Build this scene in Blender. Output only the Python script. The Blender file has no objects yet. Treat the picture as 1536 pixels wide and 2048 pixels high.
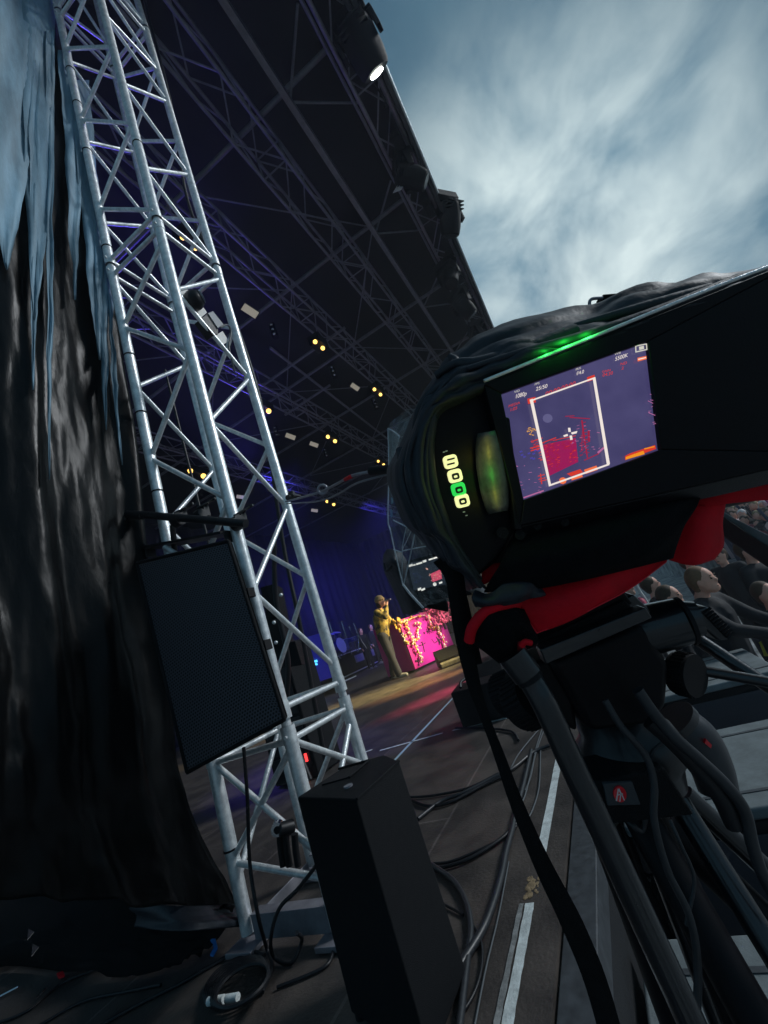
import bpy, bmesh, math, random
from mathutils import Vector as V, Matrix, noise as NZ
random.seed(7)
S = bpy.context.scene
COL = S.collection
# ------------------------------------------------------------------ camera
F = 861.0; W_, H_ = 1536.0, 2048.0
th, ps, rl = math.radians(16), math.radians(21.6), math.radians(20)
CAM = V((0, 0, 0.8))
fw = V((math.cos(th)*math.cos(ps), math.cos(th)*math.sin(ps), math.sin(th)))
rt0 = V((math.sin(ps), -math.cos(ps), 0)); up0 = rt0.cross(fw)
RT = rt0*math.cos(rl) - up0*math.sin(rl); UP = rt0*math.sin(rl) + up0*math.cos(rl)
cd = bpy.data.cameras.new('camera'); cam = bpy.data.objects.new('camera', cd); COL.objects.link(cam)
cam.matrix_world = Matrix(((RT.x, UP.x, -fw.x, CAM.x), (RT.y, UP.y, -fw.y, CAM.y), (RT.z, UP.z, -fw.z, CAM.z), (0, 0, 0, 1)))
cd.sensor_fit = 'VERTICAL'; cd.sensor_height = 36; cd.sensor_width = 27; cd.lens = F*36/H_
cd.clip_start = 0.02; cd.clip_end = 2000
S.camera = cam
def ray(x, y): return fw + RT*((x-W_/2)/F) - UP*((y-H_/2)/F)
def P(x, y, t): return CAM + ray(x, y)*t
def Zp(x, y, z): d = ray(x, y); return CAM + d*((z-CAM.z)/d.z)
def Xp(x, y, v): d = ray(x, y); return CAM + d*(v/d.x)
def Yp(x, y, v): d = ray(x, y); return CAM + d*(v/d.y)
def onplane(x, y, p0, n): d = ray(x, y); return CAM + d*((p0-CAM).dot(n)/d.dot(n))
# ------------------------------------------------------------------ sky and sun
SUN_AZ, SUN_EL = math.radians(-11), math.radians(31)
sundir = V((math.cos(SUN_EL)*math.cos(SUN_AZ), math.cos(SUN_EL)*math.sin(SUN_AZ), math.sin(SUN_EL)))
w = bpy.data.worlds.new('World'); S.world = w; w.use_nodes = True
nt = w.node_tree; N = nt.nodes; L = nt.links
for n in list(N): N.remove(n)
def nd(t, **k):
    n = N.new(t)
    for a, b in k.items(): setattr(n, a, b)
    return n
out = nd('ShaderNodeOutputWorld'); bg = nd('ShaderNodeBackground'); L.new(bg.outputs[0], out.inputs[0])
bg.inputs[1].default_value = 0.1
sky = nd('ShaderNodeTexSky', sky_type='NISHITA', sun_disc=False, sun_elevation=SUN_EL, sun_rotation=math.radians(90)-SUN_AZ, air_density=1.2, dust_density=1.5, ozone_density=3.0)
tc = nd('ShaderNodeTexCoord'); mp = nd('ShaderNodeMapping'); mp.inputs['Scale'].default_value = (1.0, 1.6, 2.2); mp.inputs['Rotation'].default_value = (0.5, 0.3, 0.9)
L.new(tc.outputs['Generated'], mp.inputs[0])
n1 = nd('ShaderNodeTexNoise'); n1.inputs['Scale'].default_value = 2.9; n1.inputs['Detail'].default_value = 8; n1.inputs['Roughness'].default_value = .53; n1.inputs['Distortion'].default_value = .25
L.new(mp.outputs[0], n1.inputs['Vector'])
dot = nd('ShaderNodeVectorMath', operation='DOT_PRODUCT'); L.new(tc.outputs['Generated'], dot.inputs[0]); dot.inputs[1].default_value = sundir
mr = nd('ShaderNodeMapRange', interpolation_type='SMOOTHSTEP'); mr.inputs[1].default_value = 0.89; mr.inputs[2].default_value = 0.995
L.new(dot.outputs['Value'], mr.inputs[0])
# cloud brightness: thin stratus that glows round the hidden sun
cr = nd('ShaderNodeValToRGB'); e = cr.color_ramp.elements
e[0].position = .38; e[0].color = (1.2, 2.6, 3.6, 1); e[1].position = .64; e[1].color = (6.6, 8.0, 8.2, 1)
L.new(n1.outputs['Fac'], cr.inputs[0])
cr2 = nd('ShaderNodeValToRGB'); e = cr2.color_ramp.elements
e[0].position = .36; e[0].color = (0.55, 1.28, 1.9, 1); e[1].position = .74; e[1].color = (.92, 1.9, 2.55, 1)
L.new(n1.outputs['Fac'], cr2.inputs[0])
mx = nd('ShaderNodeMix', data_type='RGBA'); L.new(mr.outputs[0], mx.inputs[0]); L.new(cr2.outputs[0], mx.inputs[6]); L.new(cr.outputs[0], mx.inputs[7])
mx2 = nd('ShaderNodeMix', data_type='RGBA'); mx2.inputs[0].default_value = .96
L.new(sky.outputs[0], mx2.inputs[6]); L.new(mx.outputs[2], mx2.inputs[7])
L.new(mx2.outputs[2], bg.inputs[0])
sd = bpy.data.lights.new('sun', 'SUN'); so = bpy.data.objects.new('sun', sd); COL.objects.link(so)
sd.energy = 1.8; sd.angle = math.radians(14); sd.color = (.93, .97, 1)
so.rotation_euler = V((math.cos(.6)*math.cos(-1.05), math.cos(.6)*math.sin(-1.05), math.sin(.6))).to_track_quat('Z', 'Y').to_euler()
S.view_settings.view_transform = 'Standard'; S.view_settings.look = 'None'; S.view_settings.gamma = 1; S.view_settings.exposure = 0.0
S.view_settings.use_curve_mapping = False
S.cycles.max_bounces = 6; S.cycles.transparent_max_bounces = 12
S.cycles.volume_step_rate = 4
try: S.cycles.use_denoising = True
except Exception: pass

# ------------------------------------------------------------------ materials
def mat(name, col, rough=.5, metal=0, var=0, vs=20, bump=0, bs=60, spec=.5, emit=None, es=1, trans=0, alpha=1, col2=None, detail=5, stretch=None, coat=0):
    m = bpy.data.materials.new(name); m.use_nodes = True; t = m.node_tree; b = t.nodes['Principled BSDF']
    b.inputs['Base Color'].default_value = (*col, 1); b.inputs['Roughness'].default_value = rough; b.inputs['Metallic'].default_value = metal
    b.inputs['Specular IOR Level'].default_value = spec; b.inputs['Alpha'].default_value = alpha
    b.inputs['Transmission Weight'].default_value = trans; b.inputs['Coat Weight'].default_value = coat
    co = t.nodes.new('ShaderNodeTexCoord'); src = co.outputs['Object']
    if stretch:
        g = t.nodes.new('ShaderNodeMapping'); g.inputs['Scale'].default_value = stretch; t.links.new(src, g.inputs[0]); src = g.outputs[0]
    if var or col2:
        n = t.nodes.new('ShaderNodeTexNoise'); n.inputs['Scale'].default_value = vs; n.inputs['Detail'].default_value = detail; n.inputs['Roughness'].default_value = .65
        t.links.new(src, n.inputs['Vector'])
        r = t.nodes.new('ShaderNodeValToRGB'); r.color_ramp.elements[0].position = .35; r.color_ramp.elements[1].position = .68
        c2 = col2 or tuple(min(1, c*(1+var)) for c in col); c1 = col if col2 else tuple(c*(1-var) for c in col)
        r.color_ramp.elements[0].color = (*c1, 1); r.color_ramp.elements[1].color = (*c2, 1)
        t.links.new(n.outputs['Fac'], r.inputs[0]); t.links.new(r.outputs[0], b.inputs['Base Color'])
        k = t.nodes.new('ShaderNodeMapRange'); k.inputs[3].default_value = max(0, rough-.1); k.inputs[4].default_value = min(1, rough+.12)
        t.links.new(n.outputs['Fac'], k.inputs[0]); t.links.new(k.outputs[0], b.inputs['Roughness'])
    if bump:
        n = t.nodes.new('ShaderNodeTexNoise'); n.inputs['Scale'].default_value = bs; n.inputs['Detail'].default_value = 4
        t.links.new(src, n.inputs['Vector']); q = t.nodes.new('ShaderNodeBump'); q.inputs['Strength'].default_value = bump; q.inputs['Distance'].default_value = .01
        t.links.new(n.outputs['Fac'], q.inputs['Height']); t.links.new(q.outputs[0], b.inputs['Normal'])
    if emit: b.inputs['Emission Color'].default_value = (*emit, 1); b.inputs['Emission Strength'].default_value = es
    return m
M = dict(
 galv=mat('galvanised_aluminium', (.80,.84,.87), .36, .5, .2, 30, .15, 180),
 galv_dark=mat('dull_aluminium', (.30,.30,.34), .5, .6, .2, 14),
 black_metal=mat('black_painted_metal', (.012,.013,.016), .42, .2, .3, 40),
 pan=mat('satin_black_tube', (.008,.010,.014), .3, .2, .2, 60, .04, 300, coat=.7),
 plastic=mat('black_plastic', (.006,.007,.010), .38, 0, .2, 60, .1, 500, spec=.35),
 panelm=mat('monitor_black', (.003,.003,.005), .45, 0, .2, 60, .05, 500, spec=.18),
 rubber=mat('black_rubber', (.006,.006,.008), .7, spec=.3),
 cloth=mat('black_nylon', (.015,.019,.027), .55, 0, .25, 90, .2, 45, spec=.4),
 cloth2=mat('black_cotton', (.004,.0045,.006), .85, 0, .3, 60, .3, 500, spec=.1),
 red=mat('red_lining', (.62,.002,.014), .65, 0, .15, 25, .1, 400, spec=.2),
 web=mat('black_webbing', (.005,.005,.006), .85, 0, .3, 200, .4, 900, spec=.2),
 tarp=mat('black_foil', (.0025,.003,.0035), .32, 0, .3, 8, .30, 22, stretch=(1,1,.4), spec=.2),
 skysheen=mat('sky_sheen', (.20,.33,.42), .6, 0, .35, 9, .3, 16, stretch=(1,1,.15), spec=.3),  # pale sky reflection put into the colour
 floor=None,
 case=mat('textured_black_paint', (.004,.005,.007), .6, 0, .15, 60, .4, 700, spec=.2),
 tape=mat('white_gaffer_tape', (.62,.68,.68), .7, 0, .25, 25, .2, 150),
 taped=mat('worn_grey_tape', (.22,.23,.23), .8, 0, .35, 40, .2, 150),
 bluetape=mat('pale_blue_tape', (.40,.55,.66), .6),
 cable=mat('black_cable', (.009,.010,.013), .45, spec=.35),
 cableg=mat('grey_cable', (.075,.085,.095), .5),
 skirt=mat('black_skirt', (.008,.010,.013), .8, 0, .3, 30, .2, 200),
 skirt2=mat('grey_edge_strip', (.045,.052,.06), .6, 0, .3, 30),
 deck=mat('dusty_grey_top', (.16,.19,.20), .7, 0, .25, 9, .15, 200),
 ground=mat('pit_concrete', (.07,.08,.085), .9, 0, 0, 1.6, .1, 8, col2=(.42,.44,.44)),
 roofm=mat('black_roof_skin', (.005,.007,.010), .7, 0, .3, 2),
 fascia=mat('dark_fascia', (.03,.035,.04), .6, 0, .3, 5),
 curtain=mat('black_drape', (.012,.012,.022), .85, 0, .4, 1.5, .6, 6, stretch=(1,1,.1)),
 purple=mat('painted_steel', (.22,.23,.26), .5, .4, .2, 8),
 magenta=mat('magenta_paint', (.58,.010,.26), .45, 0, .06, 3),
 dark=mat('dark_ink', (.03,.005,.02), .6),
 white=mat('white_card', (.75,.75,.72), .6, 0, .1, 20),
 petal=mat('cream_petal', (.85,.72,.50), .5, 0, .2, 8),
 petaly=mat('yellow_petal', (.75,.42,.05), .5, 0, .3, 8),
 pink=mat('pink_feather', (.62,.10,.16), .7, 0, .4, 6),
 skin=mat('skin', (.82,.42,.30), .55, 0, .1, 12),
 hair=mat('brown_hair', (.07,.04,.02), .7, 0, .3, 30),
 hat=mat('tan_hat', (.42,.28,.12), .8, 0, .2, 20),
 camo=mat('patterned_jacket', (.015,.015,.02), .8, 0, 0, 9, col2=(.72,.50,.10), detail=2),
 trous=mat('grey_trousers', (.03,.03,.034), .85, 0, .25, 8),
 navy=mat('black_workwear', (.009,.010,.014), .8, 0, .3, 10),
 shoe=mat('pale_trainer', (.35,.33,.25), .6),
 clear=None,
 chrome=mat('chrome', (.6,.62,.66), .15, 1),
 warm=mat('warm_lamp', (.3,.2,.1), .4, emit=(1,.58,.13), es=2.6),
 coolw=mat('cold_lamp', (1,1,1), .4, emit=(.95,1,.92), es=14),
 strobe=mat('strobe_face', (.5,.45,.35), .5, emit=(.75,.68,.55), es=.28),
 cyan=mat('cyan_led', (.1,.4,.6), .4, emit=(.10,.62,.95), es=1.8),
 redled=mat('red_led', (.6,.02,.02), .4, emit=(1,.05,.05), es=2),
 orled=mat('orange_led', (.6,.2,.02), .4, emit=(1,.28,.05), es=2),
 blueled=mat('blue_led', (.0,.05,.3), .4, emit=(.03,.02,.45), es=.25),
 drum=mat('drum_shell', (.03,.03,.12), .3), drumhead=mat('drum_head', (.5,.5,.6), .5), cymbal=mat('cymbal', (.5,.4,.3), .25, 1),
 grate=mat('riser_panel', (.24,.24,.22), .6, 0, .15, 3),
 bluet=mat('blue_tape', (.01,.16,.5), .6), hivis=mat('hi_vis', (.62,.65,.05), .6),
 btn=mat('button_yellow', (.7,.7,.3), .4, emit=(.92,.90,.42), es=.95), btng=mat('button_green', (.05,.6,.1), .4, emit=(.02,.62,.08), es=.9),
 ink=mat('black_print', (.01,.01,.008), .5),
 logo=mat('red_badge', (.9,.01,.025), .3, coat=.5), logow=mat('badge_silver', (.8,.7,.7), .4),
)
M['cablem'] = mat('grey_black_cable', (.020,.023,.028), .42, 0, .2, 60)
# worn plywood stage floor with panel joints
m = mat('stage_plywood', (.030,.026,.025), .55, 0, 0, 3.5, .25, 90, col2=(.092,.077,.068)); M['floor'] = m
t = m.node_tree; b = t.nodes['Principled BSDF']; co = [n for n in t.nodes if n.type == 'TEX_COORD'][0]
br = t.nodes.new('ShaderNodeTexBrick'); br.inputs['Scale'].default_value = 1; br.inputs['Brick Width'].default_value = 2.0; br.inputs['Row Height'].default_value = 1.0
br.inputs['Mortar Size'].default_value = .006; br.inputs['Color1'].default_value = (1,1,1,1); br.inputs['Color2'].default_value = (.78,.8,.84,1); br.inputs['Mortar'].default_value = (2.0,2.0,2.1,1); br.offset = .5
t.links.new(co.outputs['Object'], br.inputs['Vector'])
ml = t.nodes.new('ShaderNodeMix'); ml.data_type = 'RGBA'; ml.blend_type = 'MULTIPLY'; ml.inputs[0].default_value = 1; ml.clamp_result = False
src = b.inputs['Base Color'].links[0].from_socket; t.links.new(src, ml.inputs[6]); t.links.new(br.outputs['Color'], ml.inputs[7]); t.links.new(ml.outputs[2], b.inputs['Base Color'])
# thin clear rain film
m = bpy.data.materials.new('clear_film'); m.use_nodes = True; t = m.node_tree; b = t.nodes['Principled BSDF']; o_ = t.nodes['Material Output']
b.inputs['Base Color'].default_value = (.45,.5,.52,1); b.inputs['Roughness'].default_value = .12
tr = t.nodes.new('ShaderNodeBsdfTransparent'); tr.inputs[0].default_value = (.93,.95,.96,1); ms = t.nodes.new('ShaderNodeMixShader')
nz = t.nodes.new('ShaderNodeTexNoise'); nz.inputs['Scale'].default_value = 24; nz.inputs['Detail'].default_value = 6; nz.inputs['Distortion'].default_value = 2
mr_ = t.nodes.new('ShaderNodeMapRange'); mr_.inputs[1].default_value = .45; mr_.inputs[2].default_value = .75; mr_.inputs[3].default_value = .10; mr_.inputs[4].default_value = .5
cc = t.nodes.new('ShaderNodeTexCoord'); t.links.new(cc.outputs['Object'], nz.inputs['Vector']); t.links.new(nz.outputs['Fac'], mr_.inputs[0]); t.links.new(mr_.outputs[0], ms.inputs[0])
bb = t.nodes.new('ShaderNodeBump'); bb.inputs['Strength'].default_value = .5; t.links.new(nz.outputs['Fac'], bb.inputs['Height']); t.links.new(bb.outputs[0], b.inputs['Normal'])
t.links.new(tr.outputs[0], ms.inputs[1]); t.links.new(b.outputs[0], ms.inputs[2]); t.links.new(ms.outputs[0], o_.inputs[0]); M['clear'] = m
# perforated speaker grille: staggered round holes by UV
m = bpy.data.materials.new('perforated_grille'); m.use_nodes = True; t = m.node_tree; b = t.nodes['Principled BSDF']
b.inputs['Roughness'].default_value = .5; b.inputs['Metallic'].default_value = .4
uv = t.nodes.new('ShaderNodeUVMap'); sx = t.nodes.new('ShaderNodeSeparateXYZ'); t.links.new(uv.outputs[0], sx.inputs[0])
def mth(op, a, b2=None):
    n = t.nodes.new('ShaderNodeMath'); n.operation = op
    for i, v in enumerate((a, b2)):
        if v is None: continue
        if isinstance(v, (int, float)): n.inputs[i].default_value = v
        else: t.links.new(v, n.inputs[i])
    return n.outputs[0]
row = mth('MULTIPLY', sx.outputs[1], 1.1547); fr = mth('FLOOR', row); odd = mth('MODULO', fr, 2.0)
xx = mth('SUBTRACT', mth('FRACT', mth('ADD', sx.outputs[0], mth('MULTIPLY', odd, .5))), .5); yy = mth('SUBTRACT', mth('FRACT', row), .5)
d2 = mth('SQRT', mth('ADD', mth('MULTIPLY', xx, xx), mth('MULTIPLY', yy, yy)))
mr_ = t.nodes.new('ShaderNodeMapRange'); mr_.inputs[1].default_value = .28; mr_.inputs[2].default_value = .40; t.links.new(d2, mr_.inputs[0])
mg = t.nodes.new('ShaderNodeMix'); mg.data_type = 'RGBA'; mg.inputs[6].default_value = (.002,.002,.003,1); mg.inputs[7].default_value = (.075,.08,.10,1)
t.links.new(mr_.outputs[0], mg.inputs[0]); t.links.new(mg.outputs[2], b.inputs['Base Color'])
bb = t.nodes.new('ShaderNodeBump'); bb.inputs['Strength'].default_value = .6; bb.inputs['Distance'].default_value = .002; t.links.new(mr_.outputs[0], bb.inputs['Height']); t.links.new(bb.outputs[0], b.inputs['Normal'])
M['grille'] = m
def emi(name, col, s=1):
    return mat(name, tuple(c*.2 for c in col), .4, emit=col, es=s)

# ------------------------------------------------------------------ object helpers
def tag(o, label=None, cat=None, group=None, kind=None):
    if label: o['label'] = label
    if cat: o['category'] = cat
    if group: o['group'] = group
    if kind: o['kind'] = kind
    return o
def empty(name, loc, label, cat, group=None):
    o = bpy.data.objects.new(name, None); COL.objects.link(o); o.location = loc; o.empty_display_size = .1
    return tag(o, label, cat, group)
class MB:
    def __init__(s): s.v = []; s.f = []; s.m = []; s.uv = None; s.cur = 0
    def add(s, vs, fs):
        k = len(s.v); s.v += [V(a) for a in vs]; s.f += [tuple(i+k for i in f) for f in fs]; s.m += [s.cur]*len(fs)
    def box(s, c, sz, R=None):
        c = V(c); h = V(sz)/2; vs = []
        for z in (-1, 1):
            for (x, y) in ((-1,-1),(1,-1),(1,1),(-1,1)):
                p = V((x*h.x, y*h.y, z*h.z)); vs.append(c + (R @ p if R else p))
        s.add(vs, [(3,2,1,0),(4,5,6,7),(0,1,5,4),(1,2,6,5),(2,3,7,6),(3,0,4,7)]); return s
    def cyl(s, p, q, r, r2=None, n=12, cap=True):
        p = V(p); q = V(q); r2 = r if r2 is None else r2; d = (q-p).normalized(); a = d.orthogonal().normalized(); b = d.cross(a)
        vs = []
        for c, rr in ((p, r), (q, r2)):
            for i in range(n): g = 2*math.pi*i/n; vs.append(c + (a*math.cos(g)+b*math.sin(g))*rr)
        fs = [(i, (i+1)%n, n+(i+1)%n, n+i) for i in range(n)]
        if cap: fs += [tuple(range(n))[::-1], tuple(range(n, 2*n))]
        s.add(vs, fs); return s
    def sph(s, c, r, n=10, sc=(1,1,1), R=None):
        c = V(c); vs = []; k = n//2+1
        for j in range(1, k):
            ph = math.pi*j/k
            for i in range(n):
                g = 2*math.pi*i/n; p = V((math.sin(ph)*math.cos(g)*sc[0], math.sin(ph)*math.sin(g)*sc[1], math.cos(ph)*sc[2]))*r
                vs.append(c + (R @ p if R else p))
        top = V((0,0,r*sc[2])); vs += [c+(R@top if R else top), c-(R@top if R else top)]
        fs = []
        for j in range(k-2):
            for i in range(n): fs.append((j*n+i, (j+1)*n+i, (j+1)*n+(i+1)%n, j*n+(i+1)%n))
        T = (k-1)*n
        for i in range(n): fs.append((T, i, (i+1)%n)); fs.append((T+1, (k-2)*n+(i+1)%n, (k-2)*n+i))
        s.add(vs, fs); return s
    def cap(s, p, q, r1, r2, n=12):
        s.sph(p, r1, n); s.sph(q, r2, n); s.cyl(p, q, r1, r2, n); return s
    def tube(s, pts, r, n=8, smooth=6, closed=False):
        pts = [V(p) for p in pts]
        if smooth > 1: pts = catmull(pts, smooth)
        k = len(pts); rad = r if isinstance(r, (list, tuple)) else None
        a = None; vs = []
        for i, p in enumerate(pts):
            d = (pts[min(i+1, k-1)] - pts[max(i-1, 0)])
            d = d.normalized() if d.length > 1e-9 else V((0,0,1))
            if a is None: a = d.orthogonal().normalized()
            a = (a - d*a.dot(d)); a = a.normalized() if a.length > 1e-6 else d.orthogonal().normalized(); b = d.cross(a)
            rr = (rad[0] + (rad[1]-rad[0])*i/(k-1)) if rad else r
            for j in range(n): g = 2*math.pi*j/n; vs.append(p + (a*math.cos(g)+b*math.sin(g))*rr)
        fs = [(i*n+j, i*n+(j+1)%n, (i+1)*n+(j+1)%n, (i+1)*n+j) for i in range(k-1) for j in range(n)]
        fs += [tuple(range(n))[::-1], tuple((k-1)*n+j for j in range(n))]
        s.add(vs, fs); return s
    def prism(s, poly, ext):
        poly = [V(p) for p in poly]; n = len(poly)
        e = [V(ext)]*n if not isinstance(ext, list) else ext
        s.add(poly + [p+q for p, q in zip(poly, e)], [tuple(range(n)), tuple(range(2*n-1, n-1, -1))] + [(i, n+i, n+(i+1)%n, (i+1)%n) for i in range(n)])
        return s
    def build(s, name, mt, parent=None, smooth=False, bevel=0, weld=False, mods=None):
        me = bpy.data.meshes.new(name); me.from_pydata(s.v, [], s.f); 
        for q in (mt if isinstance(mt, (list, tuple)) else [mt]): me.materials.append(q)
        for p, k in zip(me.polygons, s.m): p.material_index = k
        bm = bmesh.new(); bm.from_mesh(me)
        if weld: bmesh.ops.remove_doubles(bm, verts=bm.verts, dist=1e-5)
        bmesh.ops.recalc_face_normals(bm, faces=bm.faces); bm.to_mesh(me); bm.free()
        if smooth: 
            me.shade_smooth()
        o = bpy.data.objects.new(name, me); COL.objects.link(o)
        if bevel:
            m = o.modifiers.new('b', 'BEVEL'); m.width = bevel; m.segments = 3; m.limit_method = 'ANGLE'; m.harden_normals = False
            me.shade_smooth()
            try: 
                e_ = o.modifiers.new('n', 'WEIGHTED_NORMAL'); e_.keep_sharp = True
            except Exception: pass
        elif smooth and not mods:
            bm = bmesh.new(); bm.from_mesh(me)
            for ed in bm.edges:
                if len(ed.link_faces) == 2 and ed.calc_face_angle(0) > math.radians(50): ed.smooth = False
            bm.to_mesh(me); bm.free()
        if mods: mods(o)
        if parent is not None:
            o.parent = parent; o.matrix_parent_inverse = parent_world(parent).inverted()
        return o
def parent_world(o):
    mtx = Matrix.LocRotScale(o.location, o.rotation_euler, o.scale)
    if o.parent: mtx = parent_world(o.parent) @ o.matrix_parent_inverse @ mtx
    return mtx
def catmull(p, k):
    q = [p[0]*2-p[1]] + p + [p[-1]*2-p[-2]]; r = []
    for i in range(1, len(q)-2):
        for j in range(k):
            t = j/k; a, b, c, d = q[i-1], q[i], q[i+1], q[i+2]
            r.append(.5*((2*b)+(c-a)*t+(2*a-5*b+4*c-d)*t*t+(3*b-a-3*c+d)*t**3))
    r.append(p[-1]); return r
def copy_tree(o, parent=None):
    c = o.copy(); COL.objects.link(c)
    if parent is not None: c.parent = parent
    for ch in list(o.children): copy_tree(ch, c)
    return c
def patch(rows, k=5, disp=None, closed=False):
    """smooth cloth surface through rows of (px, py, depth) control points"""
    g = [catmull([P(*a) if not isinstance(a, V) else a for a in r], k) for r in rows]
    cols = list(zip(*g)); cols = [catmull(list(c), k) for c in cols]
    nr = len(cols[0]); nc = len(cols); mb = MB(); vs = []
    for i in range(nr):
        for j in range(nc):
            p = cols[j][i]
            if disp: p = disp(p, j/(nc-1), i/(nr-1))
            vs.append(p)
    mb.add(vs, [(i*nc+j, i*nc+j+1, (i+1)*nc+j+1, (i+1)*nc+j) for i in range(nr-1) for j in range(nc-1)])
    return mb
def solid(th=.003):
    def f(o):
        m = o.modifiers.new('s', 'SOLIDIFY'); m.thickness = th; m.offset = 0
    return f
def bolts(name, mb, *a, **k): return mb.build(name, *a, **k)
def textmesh(s, mapf, name, mt, parent, size=1.0):
    cu = bpy.data.curves.new('t', 'FONT'); cu.body = s; cu.size = size; o = bpy.data.objects.new('t', cu); COL.objects.link(o)
    bpy.context.view_layer.update()
    me = bpy.data.meshes.new_from_object(o.evaluated_get(bpy.context.evaluated_depsgraph_get())); bpy.data.objects.remove(o)
    for v in me.vertices: v.co = mapf(v.co.x, v.co.y)
    me.materials.clear(); me.materials.append(mt)
    q = bpy.data.objects.new(name, me); COL.objects.link(q); q.parent = parent; q.matrix_parent_inverse = parent_world(parent).inverted(); return q
def light(name, typ, loc, col, e, tgt=None, size=.1, spot=40, blend=.5):
    d = bpy.data.lights.new(name, typ); d.color = col; d.energy = e
    if typ == 'SPOT': d.spot_size = math.radians(spot); d.spot_blend = blend; d.shadow_soft_size = size
    elif typ == 'AREA': d.size = size
    else: d.shadow_soft_size = size
    o = bpy.data.objects.new(name, d); COL.objects.link(o); o.location = loc
    if tgt is not None: o.rotation_euler = (V(loc)-V(tgt)).to_track_quat('Z', 'Y').to_euler()
    return o

# ================================================================== SETTING
g = MB(); g.add([(-400,-400,-1.3),(600,-400,-1.3),(600,400,-1.3),(-400,400,-1.3)], [(0,1,2,3)]); tag(g.build('ground', M['ground']), kind='structure')
g = MB(); g.box((12.9, 7.0, -.05), (26.2, 13.1, .1)); tag(g.build('stage_floor', M['floor']), kind='structure')
g = MB(); g.box((12.9, .415, -.70), (26.2, .06, 1.19)); sk = g.build('stage_skirt', M['skirt']); tag(sk, 'black skirt hanging down from the stage edge beside the white tape', 'skirt')
g = MB(); g.box((12.9, .40, -.045), (26.2, .085, .08)); g.build('edge_strip', M['skirt2'], sk, bevel=.004)
# audience terrace that carries the far crowd
g = MB()
for i in range(16): g.box((14+i*2+1, -19, -1.3+.12*(i+1)), (2, 30, .24*(i+1)-.01))
tag(g.build('terrace', M['ground']), kind='structure')

# white edge tape (torn), blue-white tape, cross tape dashes
tp = empty('edge_tape', (1.5,.52,0), 'torn white tape running along the front edge of the stage floor', 'tape')
def strip(pts, w, mt, name, parent, z=.004, jag=.0012):
    mb = MB(); vs = []; pts = [V(p) for p in pts]; n = 24; d = (pts[-1]-pts[0]).normalized(); s_ = V((-d.y, d.x, 0))
    for i in range(n+1):
        p = pts[0].lerp(pts[-1], i/n); j = random.uniform(-jag, jag)
        vs += [p + s_*(w/2+j) + V((0,0,z)), p - s_*(w/2+random.uniform(-jag,jag)) + V((0,0,z))]
    mb.add(vs, [(2*i, 2*i+1, 2*i+3, 2*i+2) for i in range(n)])
    return mb.build(name, mt, parent)
strip([(1.57,.532,0),(4.4,.528,0)], .034, M['tape'], 'tape_strip', tp)
strip([(.75,.540,0),(1.39,.540,0)], .026, M['tape'], 'tape_strip', tp)
strip([(.95,.563,0),(1.39,.565,0)], .015, M['taped'], 'tape_strip', tp, z=.0045)
strip([(.7,.575,0),(.93,.575,0)], .030, M['tape'], 'tape_strip', tp, z=.005)
m_ = MB(); 
for i in range(26): m_.sph((1.47+random.uniform(-.05,.05), .540+random.uniform(-.02,.02), .001), random.uniform(.003,.011), 6, (1.6,1,.15))
tag(m_.build('splinter', mat('raw_wood', (.22,.16,.09), .8, 0, .5, 60)), 'chipped raw wood patch in the gap between the two white tape runs', 'wood chip')
tb = empty('tape_line', (3.06,1.8,0), 'long pale blue tape line running away across the stage floor behind the black floor speaker', 'tape')
strip([Zp(788,1523,0), Zp(985,1312,0)], .028, M['bluetape'], 'tape_strip', tb, jag=.001)
strip([Zp(760,1502,0), Zp(886,1467,0)], .030, M['tape'], 'tape_strip', empty('cross_tape', Zp(820,1485,0), 'short white cross tape left of the blue tape line on the floor', 'tape', ), jag=.002)
strip([Zp(905,1462,0), Zp(1062,1426,0)], .030, M['tape'], 'tape_strip', empty('cross_tape', Zp(980,1445,0), 'white cross tape on the floor under the small black box', 'tape'), jag=.002)
strip([Zp(730,1505,0), Zp(745,1500,0)], .035, M['tape'], 'tape_strip', empty('cross_tape', Zp(738,1503,0), 'tiny white tape mark beside the right foot of the truss tower', 'tape'), jag=.002)

# back and side drapes
def drape(a, b, z0, z1, name, label):
    a = V(a); b = V(b); n = 160; d = (b-a).normalized(); s_ = V((-d.y, d.x, 0)); mb = MB(); vs = []
    for i in range(n+1):
        p = a.lerp(b, i/n); q = s_*(.09*math.sin(i*1.3)+.06*math.sin(i*.47+1))
        vs += [V((p.x, p.y, z0))+q, V((p.x, p.y, z1))+q*.7]
    mb.add(vs, [(2*i, 2*i+2, 2*i+3, 2*i+1) for i in range(n)]); o = mb.build(name, M['curtain'], smooth=True, mods=solid(.02)); return tag(o, label, 'drape')
drape((2.2,13,0),(26,13,0), 0, 8, 'back_drape', 'tall dark blue backdrop curtain along the rear of the stage')
drape((26,1.2,0),(26,13,0), 0, 8, 'side_drape', 'dark wing curtain closing the far side of the stage')

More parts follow.
